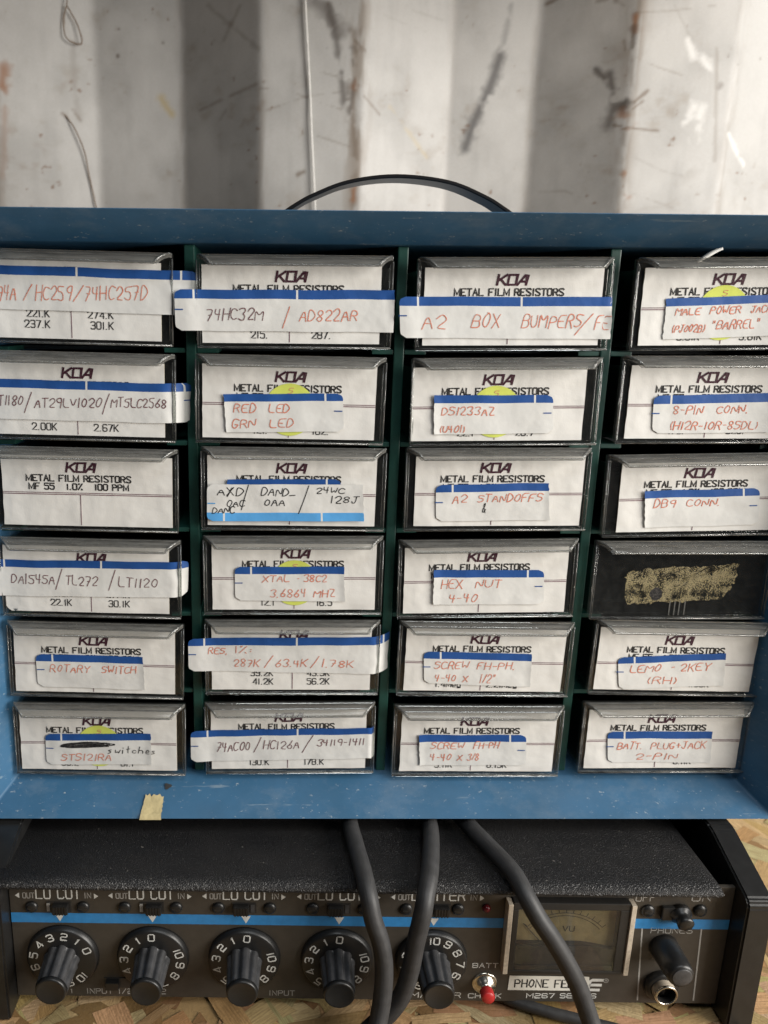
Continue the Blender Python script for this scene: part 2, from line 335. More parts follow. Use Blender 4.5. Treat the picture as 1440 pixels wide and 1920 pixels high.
MARKS = [
('black', 12.0, 0.8, [(120.2, 213.1), (113.6, 190.4), (103.4, 167.2), (97.1, 146.5)]) ,
('black', 5.5, 0.35, [(125.8, 248.2), (122.4, 222.5)]) ,
('brown', 2.3, 0.8, [(-215.3, 235.0), (-215.2, 222.4), (-209.1, 215.5), (-202.9, 215.8)]) ,
('brown', 1.8, 0.6, [(-211.7, 234.6), (-205.0, 224.2), (-202.9, 215.8)]) ,
('grey', 6.4, 0.5, [(-210.3, 212.3), (-210.9, 186.4), (-208.1, 162.2)]) ,
('brown', 4.1, 0.8, [(-220.0, 165.6), (-217.3, 162.9)]) ,
('brown', 3.2, 0.7, [(-213.3, 169.1), (-208.1, 162.2)]) ,
('rust', 12.0, 0.8, [(-256.7, 190.5), (-258.4, 179.5)]) ,
('rust', 5.5, 0.4, [(-256.9, 177.9), (-262.4, 116.3)]) ,
('grey', 6.4, 0.6, [(-261.1, 150.0), (-262.5, 104.9)]) ,
('dot', 3.2, 0.9, [(-178.1, 209.9), (-177.8, 209.1)]) ,
('dot', 2.3, 0.8, [(-142.7, 219.2), (-142.3, 218.9)]) ,
('dot', 1.8, 0.6, [(-150.6, 192.2), (-150.2, 191.9)]) ,
('dot', 1.4, 0.8, [(-176.5, 228.4), (-176.1, 228.0)]) ,
('yellow', 7.4, 0.7, [(-145.1, 179.8), (-137.0, 168.4)]) ,
('yellow', 4.1, 0.4, [(32.5, 170.0), (45.6, 156.7), (65.1, 137.8)]) ,
('brown', 4.1, 0.35, [(-106.3, 240.8), (-89.8, 225.4), (-67.7, 205.0)]) ,
('brown', 4.1, 0.35, [(-81.6, 236.1), (-94.1, 215.5)]) ,
('brown', 3.7, 0.45, [(-113.9, 170.1), (-69.7, 181.8)]) ,
('brown', 2.8, 0.3, [(-98.9, 159.9), (-92.4, 167.7)]) ,
('brown', 1.8, 0.45, [(-66.5, 178.9), (-45.8, 177.2), (-29.9, 172.0), (-5.8, 165.0)]) ,
('brown', 1.8, 0.4, [(-61.7, 163.7), (-33.9, 173.0), (-6.1, 177.0)]) ,
('brown', 1.8, 0.4, [(-30.2, 191.7), (1.6, 185.0)]) ,
('brown', 1.8, 0.4, [(-23.4, 146.5), (1.0, 139.4)]) ,
('dark', 15.6, 0.6, [(-29.1, 238.8), (-19.2, 230.3), (-7.2, 216.6)]) ,
('dark', 8.3, 0.7, [(-17.4, 235.5), (-11.0, 213.1), (-6.4, 188.4), (-3.9, 170.5)]) ,
('brown', 9.2, 0.6, [(2.6, 216.7), (4.4, 195.7), (2.2, 166.9), (6.5, 130.1), (6.3, 99.7)]) ,
('dark', 5.5, 0.5, [(0.9, 206.2), (3.2, 185.0), (0.3, 163.3)]) ,
('rust', 5.5, 0.5, [(4.7, 188.6), (3.4, 179.6)]) ,
('rust', 4.6, 0.7, [(5.5, 110.4), (5.0, 101.6)]) ,
('brown', 2.3, 0.7, [(11.1, 174.4), (24.0, 163.4)]) ,
('brown', 2.3, 0.6, [(2.7, 211.5), (10.9, 204.7)]) ,
('brown', 4.1, 0.8, [(-37.9, 119.1), (-33.1, 121.4)]) ,
('grey', 2.8, 0.3, [(47.9, 237.7), (72.8, 235.8)]) ,
('grey', 2.3, 0.25, [(24.6, 229.9), (59.8, 225.5)]) ,
('dark', 6.0, 0.85, [(187.7, 198.2), (193.5, 191.1)]) ,
('dark', 6.9, 0.8, [(196.5, 193.9), (200.2, 178.1)]) ,
('dark', 14.7, 0.9, [(207.7, 174.1), (206.8, 169.9)]) ,
('dark', 10.1, 0.7, [(200.9, 170.6), (198.8, 157.9)]) ,
('brown', 3.7, 0.85, [(214.2, 173.0), (223.3, 180.4)]) ,
('brown', 2.8, 0.7, [(212.8, 167.5), (220.2, 173.1)]) ,
('rust', 10.1, 0.6, [(206.3, 164.4), (211.9, 158.3)]) ,
('brown', 2.3, 0.9, [(202.1, 157.6), (216.4, 154.3), (238.2, 152.7)]) ,
('rust', 4.6, 0.8, [(208.7, 230.2), (209.1, 219.7)]) ,
('dark', 5.5, 0.6, [(208.7, 223.2), (209.0, 207.4)]) ,
('brown', 2.8, 0.5, [(203.2, 215.4), (204.5, 208.1)]) ,
('rust', 7.4, 0.8, [(213.5, 124.0), (213.4, 117.9)]) ,
('rust', 4.6, 0.6, [(213.8, 107.6), (218.2, 105.7)]) ,
('brown', 4.6, 0.35, [(208.8, 154.9), (210.3, 124.8), (215.8, 98.0)]) ,
('brown', 2.8, 0.4, [(207.8, 219.9), (211.3, 176.6)]) ,
('brown', 3.7, 0.8, [(152.6, 248.5), (159.3, 250.9)]) ,
('brown', 4.1, 0.7, [(195.9, 243.0), (201.1, 237.9)]) ,
('brown', 3.2, 0.6, [(184.6, 244.5), (191.0, 244.7)]) ,
('brown', 1.8, 0.35, [(210.6, 203.5), (227.3, 196.6), (252.2, 189.7)]) ,
('grey', 2.3, 0.4, [(235.8, 237.0), (248.0, 219.8), (252.7, 214.6)]) ,
('brown', 1.8, 0.3, [(207.9, 232.1), (234.3, 233.5), (272.9, 238.1)]) ,
('grey', 2.3, 0.35, [(214.6, 136.1), (240.5, 125.1), (257.4, 121.4)]) ,
('brown', 2.3, 0.3, [(217.7, 109.6), (252.3, 98.4)]) ,
('white', 6.4, 0.8, [(248.7, 214.5), (254.2, 204.0)]) ,
('white', 7.4, 0.8, [(261.6, 202.3), (267.4, 195.3)]) ,
('white', 8.3, 0.7, [(258.9, 169.9), (254.4, 158.8)]) ,
('white', 10.1, 0.7, [(265.2, 168.1), (262.0, 147.8)]) ,
('white', 5.5, 0.6, [(288.2, 151.9), (299.5, 140.1), (310.2, 131.7)]) ,
('grey', 13.8, 0.4, [(265.1, 125.3), (259.5, 121.5)]) ,
('dot', 1.8, 0.8, [(287.6, 199.9), (288.9, 199.4)]) ,
('dot', 1.4, 0.7, [(280.0, 204.3), (280.4, 204.0)]) ,
('dot', 1.4, 0.7, [(311.0, 206.5), (311.6, 206.2)]) ,
('brown', 1.8, 0.3, [(157.6, 113.6), (175.5, 113.0), (190.0, 105.2)]) ,
('dot', 5.5, 0.5, [(276.4, 182.8), (277.7, 184.6)]) ,
('brown', 3.7, 0.4, [(271.3, 209.5), (274.8, 177.3), (280.5, 133.0)]) ,
]
def wall():
    xs, ys = prof_pts(-420, 560, 1.15)
    zs = np.concatenate([np.arange(-305, 60, 30), np.arange(60, 285, 1.15), np.arange(290, 520, 30)])
    X, Zg = np.meshgrid(xs, zs); Y = np.broadcast_to(ys, X.shape)
    dent = (fbm(X.shape, (40, 50), 3)-.5)*1.6; Y = Y + dent
    sh = X.shape; base = np.empty(sh+(3,)); n1 = fbm(sh, (35, 30), 5); n2 = fbm(sh, (7, 9), 4); n3 = fbm(sh, (60, 8), 4)
    base[:] = np.array([.46, .456, .446]); base *= (1 - .22*np.clip((n1-.5)*2.6, -.4, 1))[..., None]; base *= (1-.10*np.clip((n3-.55)*3, 0, 1))[..., None]
    g = np.clip((n2-.60)*6, 0, 1)*np.clip((n1-.45)*4, 0, 1); base = base*(1-.35*g[..., None]) + np.array([.25, .19, .13])*(.35*g[..., None])
    for xe, wd, st in ((6, 9, .62), (-66, 5, .30), (211, 7, .60), (288, 5, .30), (-267, 7, .5), (-129, 4, .22), (82, 4, .16), (148, 4, .22)):
        k = np.exp(-((X-xe)/wd)**2)*np.clip((fbm(sh, (26, 4), 4)-.40)*4.5, 0, 1)*st; base = base*(1-k[..., None]) + np.array([.20, .155, .115])*k[..., None]
    sp = fbm(sh, (5, 5), 3); k = np.clip((sp-.785)*14, 0, 1)*np.clip((n1-.42)*6, 0, 1)*.8; base = base*(1-k[..., None]) + np.array([.17, .09, .045])*k[..., None]
    wv = fbm(sh, (18, 60), 4); k = np.clip(.045-np.abs(wv-.5), 0, 1)/.045*np.clip((n1-.5)*5, 0, 1)*.22; base = base*(1-k[..., None]) + np.array([.24, .20, .16])*k[..., None]
    cols = dict(black=(.05, .05, .055), brown=(.13, .085, .05), rust=(.27, .11, .04), grey=(.27, .25, .23), yellow=(.48, .38, .19), dot=(.08, .05, .035), dark=(.075, .065, .06), white=(.78, .78, .77))
    rag = fbm(sh, (3.5, 3.5), 3); rag2 = fbm(sh, (9, 9), 3)
    for kind, w, a, pts in MARKS:
        d = np.full(sh, 1e9)
        for (x0, z0), (x1, z1) in zip(pts, pts[1:]):
            dx, dz = x1-x0, z1-z0; l2 = dx*dx+dz*dz+1e-6
            t = np.clip(((X-x0)*dx+(Zg-z0)*dz)/l2, 0, 1); d = np.minimum(d, np.hypot(X-x0-t*dx, Zg-z0-t*dz))
        r = max(w*.5, 1.0)
        k = np.clip(1.15 - d/r*(.45+1.0*rag) - 1.0*np.clip((.46-rag2)*5, 0, 1), 0, 1)**1.1*a*(.85 if kind in ('brown', 'grey') else 1.0)
        base = base*(1-k[..., None]) + np.array(cols[kind])*k[..., None]
    h, w = sh; v = np.stack([X, Y, Zg+Z0], -1).reshape(-1, 3)*S
    idx = np.arange(h*w).reshape(h, w); f = np.stack([idx[:-1, :-1], idx[:-1, 1:], idx[1:, 1:], idx[1:, :-1]], -1).reshape(-1, 4)
    me = bpy.data.meshes.new('container_wall'); me.from_pydata(v.tolist(), [], f.tolist())
    ca = me.color_attributes.new('Col', 'FLOAT_COLOR', 'POINT'); ca.data.foreach_set('color', np.concatenate([base.reshape(-1, 3), np.ones((h*w, 1))], 1).astype(np.float32).ravel())
    me.polygons.foreach_set('use_smooth', np.ones(len(me.polygons), bool)); me.materials.append(MT['wall'])
    o = bpy.data.objects.new('container_wall', me); scene.collection.objects.link(o); o['kind'] = 'structure'
    md = o.modifiers.new('thickness', 'SOLIDIFY'); md.thickness = .002; md.offset = -1
wall()

def shelf():
    b = MB(); b.box(-420, 520, -330, 284, -18, 0, MT['osb']); o = None
    v = [list(p) for p in b.v]; f = list(b.f); uvs = [(0, 0)]*sum(len(q) for q in f); col = [(.47, .31, .14)]*len(f)
    pal = [(.52, .36, .17), (.58, .42, .21), (.47, .31, .14), (.41, .25, .11), (.62, .47, .26), (.33, .19, .08), (.53, .38, .19), (.27, .14, .06), (.55, .39, .18)]
    r = random.Random(5)
    for i in range(3600):
        cx, cyy = r.uniform(-330, 420), r.uniform(-200, 270); ln = r.uniform(18, 58); wd = r.uniform(5, 15); a = r.gauss(0, .75)
        zb = .05 + .0004*i*.9*.5 + r.uniform(0, .35); ca, sa = math.cos(a), math.sin(a); tl = r.uniform(-.006, .006); tw = r.uniform(-.010, .010)
        out = []
        nseg = 4
        for s_, side in ((1, 1), (-1, -1)):
            rng_ = range(nseg+1) if side == 1 else range(nseg, -1, -1)
            for k in rng_:
                u = -ln/2 + ln*k/nseg; w_ = side*wd/2*(1+r.uniform(-.18, .18)); out.append((u+r.uniform(-3, 3)*(k in (0, nseg)), w_))
        ou, ov = r.uniform(0, 90), r.uniform(0, 90); uvs += [(u*.10+ou, w_*1.3+ov) for u, w_ in out]; c = pal[r.randrange(len(pal))]; c = tuple(min(1, x*r.uniform(.85, 1.12)) for x in c); o0 = len(v)
        for u, w_ in out: v.append([cx+u*ca-w_*sa, cyy+u*sa+w_*ca, zb+abs(tl*u)+tw*w_+.15])
        f.append(tuple(range(o0, o0+len(out)))); col.append(c)
    me = bpy.data.meshes.new('wooden_shelf'); me.from_pydata([(x*S, y*S, (z-1.6)*S) for x, y, z in v], [], f)
    at = me.color_attributes.new('Col', 'FLOAT_COLOR', 'CORNER'); arr = []
    for p, c in zip(me.polygons, col): arr += [c[0], c[1], c[2], 1.0]*p.loop_total
    at.data.foreach_set('color', arr); me.materials.append(MT['osb']); ul = me.uv_layers.new(name='UV'); ul.data.foreach_set('uv', [t for q in uvs for t in q])
    o = bpy.data.objects.new('wooden_shelf', me); scene.collection.objects.link(o); o['kind'] = 'structure'
shelf()

# plank out of view above the cabinet, added to shade the top of the wall
b = MB(); b.box(-420, 300, 5, 286, 274, 292, MT['osb_plank'], 1.0); o = b.build('shade_plank', None, P(0, 0, 0)); o['kind'] = 'structure'
# things hanging on the wall
b = MB(); b.tube(spline([(-36, 286, 290), (-34.1, 287, 237), (-31.6, 287.5, 202), (-29.5, 288, 174), (-27.8, 287, 145), (-24.5, 287, 97), (-20, 287, 20), (-16, 287, -80)], 8), .7, MT['white'], 8)
o = b.build('cord', None, P(0, 0, 0)); tag(o, 'thin white cord hanging straight down the white corrugated wall', 'cord')
b = MB(); b.tube(spline([(-222, 318, 163), (-220, 315, 165.6), (-212, 314, 156), (-205.5, 317, 139.4), (-203.2, 320, 122), (-200, 321, 104), (-197, 322, 80), (-196, 321, 40)], 8), .5, MT['rust'], 7)
o = b.build('wire', None, P(0, 0, 0)); tag(o, 'brown bent wire with a hooked upper end against the white wall', 'wire')
b = MB(); b.tube(spline([(-212, 314, 252), (-212, 313, 241), (-215.2, 313, 229.6), (-213.3, 312, 217), (-203.3, 316, 214.5), (-205, 316, 226), (-209, 314, 234), (-212, 313, 239)], 8), .45, MT['rust'], 7)
o = b.build('wire', None, P(0, 0, 0)); tag(o, 'brown wire twisted into a narrow loop high on the white wall', 'wire')

# ================================================================== CABINET
CAB = empty('storage_cabinet', P(-2, 60, -221.5)); tag(CAB, 'blue steel parts cabinet full of clear drawers standing on the black mixer', 'cabinet')
cab_loc = Vector((-2, 60, -221.5))
def cb(x, y, z): return (x-cab_loc.x, y-cab_loc.y, z-cab_loc.z)
def rect_loop(x0, x1, z0, z1, y, r, n=5):
    pts = []
    for (cx, cz, a0) in ((x1-r, z0+r, -90), (x1-r, z1-r, 0), (x0+r, z1-r, 90), (x0+r, z0+r, 180)):
        for k in range(n): a = R(a0 + 90*k/(n-1)); pts.append((cx+r*math.cos(a), y, cz+r*math.sin(a)))
    return pts
b = MB(); IX0, IX1, IZ0, IZ1 = -182.2, 177.9, -210.2, 43.0; OX0, OX1, OZ0, OZ1 = -193.2, 189., -221.2, 54.
def sc(k): return (IX0+(OX0-IX0)*k, IX1+(OX1-IX1)*k, IZ0+(OZ0-IZ0)*k, IZ1+(OZ1-IZ1)*k)
loops = [rect_loop(*sc(0), 158, 1.0), rect_loop(*sc(0), 3.2, 1.0), rect_loop(*sc(.04), 1.9, 1.0), rect_loop(*sc(.5), -7.6, 1.3), rect_loop(*sc(.93), -16.8, 1.6), rect_loop(*sc(.985), -17.9, 1.7), rect_loop(*sc(1.01), -17.6, 1.8), rect_loop(*sc(1.02), -16.4, 1.9), rect_loop(*sc(1.02), 162, 1.9)]
n = len(loops[0]); vs = [cb(*p) for l in loops for p in l]; fs = []
for j in range(len(loops)-1):
    for i in range(n): fs.append((j*n+i, j*n+(i+1) % n, (j+1)*n+(i+1) % n, (j+1)*n+i))
b.add(vs, fs, MT['blue'], True)
b.add([cb(*p) for p in loops[-1]], [tuple(range(n))], MT['blue']); b.add([cb(*p) for p in loops[0]], [tuple(range(n))], MT['navy'])
body = b.build('steel_case', CAB)
body.modifiers.new('edge', 'EDGE_SPLIT').split_angle = R(28)
b = MB(); zr = [-.2, -41.6, -82.4, -124.5, -164.8]
for x in (-92, 0, 92): b.box(*[v-cab_loc.x for v in (x-2.3, x+2.3)], *[v-60 for v in (6, 157)], *[v-cab_loc.z for v in (-210, 42.8)], MT['green'], .5)
for x0, x1 in ((-182, -94.5), (-89.5, -2.5), (2.5, 89.5), (94.5, 177.7)):
    for z in zr:
        for a, c in ((x0, x0+9.5), (x1-9.5, x1)): b.box(*[v-cab_loc.x for v in (a, c)], *[v-60 for v in (6.6, 150)], *[v-cab_loc.z for v in (z-2.4, z-.3)], MT['green'], .3)
        b.box(*[v-cab_loc.x for v in (x0+9.6, x1-9.6)], *[v-60 for v in (28, 150)], *[v-cab_loc.z for v in (z-2.2, z-.5)], MT['navy'])
b.build('drawer_frame', CAB)
hp = spline([(-66, 62, 55.2), (-60, 62, 56.8), (-53.5, 62, 60.5), (-46, 62, 65.4), (-37, 62, 70.2), (-20, 62, 76.4), (3, 62, 79.2), (28, 62, 76.8), (46, 62, 70.4), (56, 62, 65), (63, 62, 60.5), (69, 62, 56.8), (75, 62, 55.2)], 6)
b = MB(); vs = []
for i, p in enumerate(hp):
    t = (hp[min(i+1, len(hp)-1)]-hp[max(i-1, 0)]).normalized(); nn = Vector((-t.z, 0, t.x))
    for dy, dn_ in ((-7.5, -.4), (-7, -.9), (7, -.9), (7.5, -.4), (7.5, .4), (7, .9), (-7, .9), (-7.5, .4)): q = p+nn*dn_; vs.append(cb(q.x, q.y+dy, q.z))
fs = [(j*8+k, j*8+(k+1) % 8, (j+1)*8+(k+1) % 8, (j+1)*8+k) for j in range(len(hp)-1) for k in range(8)] + [tuple(range(8)), tuple((len(hp)-1)*8+k for k in range(8))[::-1]]
b.add(vs, fs, MT['handle'], True); hd = b.build('carrying_strap', CAB); hd['label'] = 'arched black plastic carrying strap'
hd.modifiers.new('edge', 'EDGE_SPLIT').split_angle = R(40)
for x in (-70, 78):
    b = MB(); b.box(*[v-cab_loc.x for v in (x-12, x+12)], 62-60-11, 62-60+11, 54.5-cab_loc.z, 58.4-cab_loc.z, MT['chrome'], .8); b.build('strap_bracket', CAB)
for x in (-170, 165):
    for y in (8, 140):
        b = MB(); b.lathe(cb(x, y, -221.4), (0, 0, -1), [(7, 0), (7, 8), (6, 9.8)], MT['rubber'], 20); b.build('foot', CAB)
# torn masking tape on the bottom lip
b = MB(); nx, nz = 9, 10; vs = []; rr = random.Random(3)
tn = Vector((0, -18.9, -10.5)).normalized(); nrm = Vector((0, -.49, .87))
for j in range(nz+1):
    for i in range(nx+1):
        u, v = i/nx, j/nz; x = -117.2+u*9.0 + (-1.0+.9*u)*v*1.4 + (0 if v < .98 else 0); d = 11.2+v*11.0
        if j == 0: d += rr.uniform(-1.3, .9)
        if i in (0, nx): x += rr.uniform(-.22, .22)
        y, z = 2-20*d/22.8, -210.2-11*d/22.8; off = .35+rr.uniform(0, .12)
        if j == nz: y, z = -18.5, -221.6
        if j == nz-1: y, z = -18.25, -220.4
        p = Vector((x, y, z))+nrm*off; vs.append(cb(*p))
b.add(vs, [(j*(nx+1)+i, (j+1)*(nx+1)+i, (j+1)*(nx+1)+i+1, j*(nx+1)+i+1) for j in range(nz) for i in range(nx)], MT['tape'], True)
tp = b.build('masking_tape', CAB); tp['label'] = 'torn scrap of tan masking tape on the bottom rim'
# black spot and worn paint on the lip
b = MB(); c = Vector((-106.8, -3.4, -213.15)); vs = [cb(*(c+nrm*.15))]
for k in range(14):
    a = 2*math.pi*k/14; rad = 1.7*(1+.25*math.sin(3*a+1)); vs.append(cb(*(c+nrm*.15+Vector((rad*math.cos(a), 0, 0))-tn*(rad*.9*math.sin(a)))))
b.add(vs, [(0, 1+k, 1+(k+1) % 14) for k in range(14)], MT['rubber']); b.build('dirt_spot', CAB)

